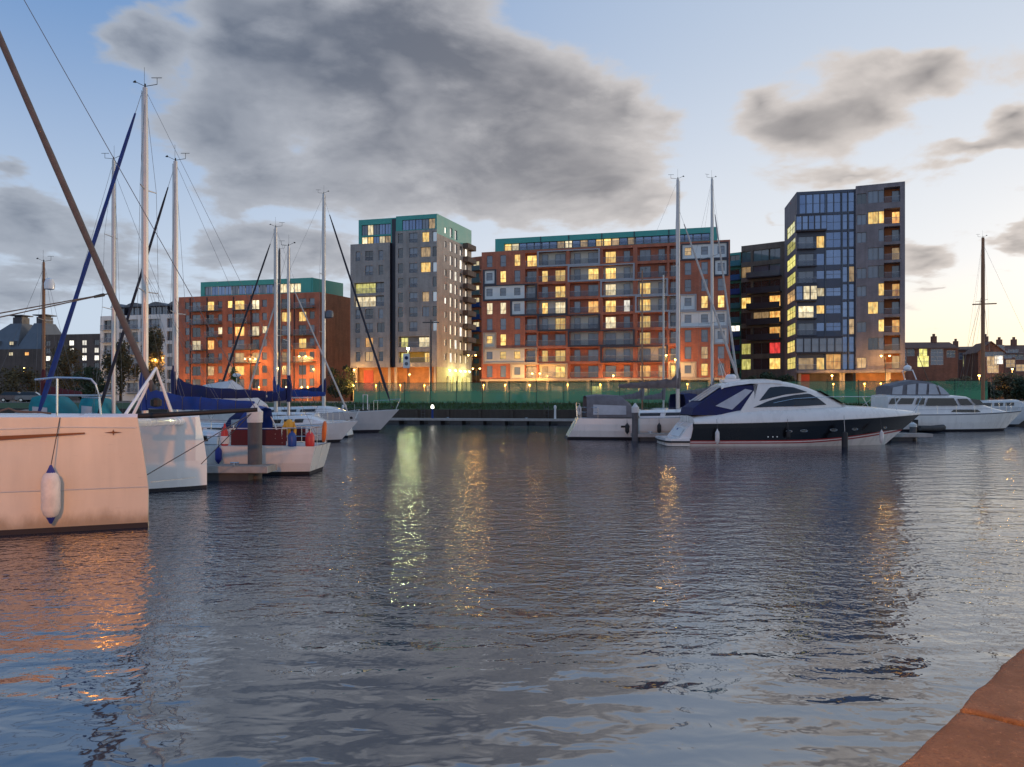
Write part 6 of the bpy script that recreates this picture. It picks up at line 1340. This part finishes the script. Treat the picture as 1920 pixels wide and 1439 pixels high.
tree('conifer', 'small green lit conifer between the sail covers', 440, 140, 690, None, 18, 'leaf_green', 1600, 'tree', seed=7, trunk=.05, size=.2)
tree('bush', 'dark bush between the left red block and the brown tower', 640, 158, 686, None, 52, 'leaf_dark', 2600, 'bush', seed=8, trunk=.1)
for i, (px, w, y) in enumerate(((1408, 36, 706), (1440, 44, 700), (1472, 40, 704))): tree('hedge_bush', ('leftmost', 'middle', 'rightmost')[i]+' of three dark bushes before the low dark block', px, 130, y, None, w, 'leaf_dark', 2200, 'bush', seed=20+i, trunk=.08)
for i, (px, w, y, D) in enumerate(((1800, 60, 706, 112), (1845, 56, 716, 104), (1885, 70, 700, 116), (1925, 60, 706, 110), (1745, 40, 716, 118))): tree('bush', ('brown bush above the cruiser wheelhouse', 'low brown bush right of the single orange lamp', 'big brown bush under the gabled house', 'brown bush at the right edge of the picture', 'small brown bush next to the plum tower')[i], px, D, y, None, w, 'leaf_brown' if i % 2 == 0 else 'leaf_dark', 2600, 'bush', seed=30+i, trunk=.1)
tree('bush', 'round dark green bush behind the mesh fence', 976, 92, 738, None, 22, 'leaf_dark', 1200, 'bush', seed=41, trunk=.05, size=.16)
for i, px in enumerate((935, 965, 985)):
    E = empty('garden_chair', (PX(px, 89), 89, GZ), R(10*i), ('left', 'middle', 'right')[i]+' of three pale shapes behind the mesh fence', 'chair', 'pale chairs behind the fence')
    MB().box(-.28, .28, -.25, .25, .38, .44).build('seat', M['panel_white'], E); MB().loft([[(-.28, .25, .44), (.28, .25, .44)], [(-.28, .36, 1.0), (.28, .36, 1.0)]]).build('backrest', M['panel_white'], E)
    for a in (-1, 1):
        for c in (-1, 1): MB().tube((a*.25, c*.22, .38), (a*.3, c*.28, 0), .025).build('leg', M['panel_white'], E)
# parked cars on the quay road behind the left boats
def car(label, px, D, col, rz, seed):
    E = empty('parked_car', (PX(px, D), D, GZ), rz, label, 'car', 'cars parked on the far quay'); cm = mat('car_'+seed, col, .25, .2, .05, coat=.6)
    body = [(-2.1, .35), (-2.15, .75), (-1.95, .95), (-1.1, 1.0), (.9, 1.0), (1.9, .86), (2.15, .65), (2.1, .35)]; MB().prism(body, -.85, .85).build('body', cm, E)
    secs = [[(x, -w, 1.0), (x2, -w*.82, 1.48), (x2, w*.82, 1.48), (x, w, 1.0)] for x, x2, w in ((-1.75, -1.3, .8), (1.0, .35, .8))]; MB().loft(secs, cap=True).build('cabin', M['tint'], E)
    MB().box(-1.3, .35, -.66, .66, 1.482, 1.52).build('roof', cm, E)
    for x in (-1.35, 1.35):
        for s in (-1, 1): w = MB().lathe([(.31, -.1), (.31, .1)], (x, s*.8, .31), 14, 'y').build('wheel', M['black'], E); MB().lathe([(.18, -.02), (.17, .0)], (x, s*.9, .31), 10, 'y').build('hub', M['steel'], w)
    for s in (-1, 1): MB().box(2.08, 2.17, s*.6-.16, s*.6+.16, .62, .76).build('headlight', M['panel_white'], E)
for i, (px, c, lb) in enumerate(((345, (.10,.16,.14), 'dark green car parked left of the white boom tent'), (400, (.05,.06,.07), 'dark grey car parked behind the white boom tent'), (490, (.10,.3,.32), 'teal car parked behind the small green conifer'), (30, (.1,.06,.06), 'dark red car parked at the far left'), (62, (.16,.16,.17), 'grey car parked at the far left behind the blue furled sail'))): car(lb, px, 112, c, R(5*i), str(i))
E = empty('boom_tent', (PX(395, 42), 42, 0), 0, 'white canvas winter tent over a moored hull behind the blue sail covers', 'covered boat', 'sailing boats in the marina')
stt = hull_pts(7.0, 2.6, 1.1, 1.3); mb = MB(); hull_mesh(mb, [[(x-3.5, y, z) for x, y, z in r] for r in stt]); mb.build('hull', M['gel'], E, smooth=True)
MB().loft([[(x, -w, 1.2), (x, -w*.75, h*.75+.4), (x, 0, h), (x, w*.75, h*.75+.4), (x, w, 1.2)] for x, w, h in ((-1.5, 1.0, 3.05), (-.2, 1.1, 3.4), (1.2, 1.1, 3.62), (2.4, .8, 2.8), (3.1, .4, 2.3))], cap=True).build('tent', M['cvs_white'], E, smooth=True, angle=30)
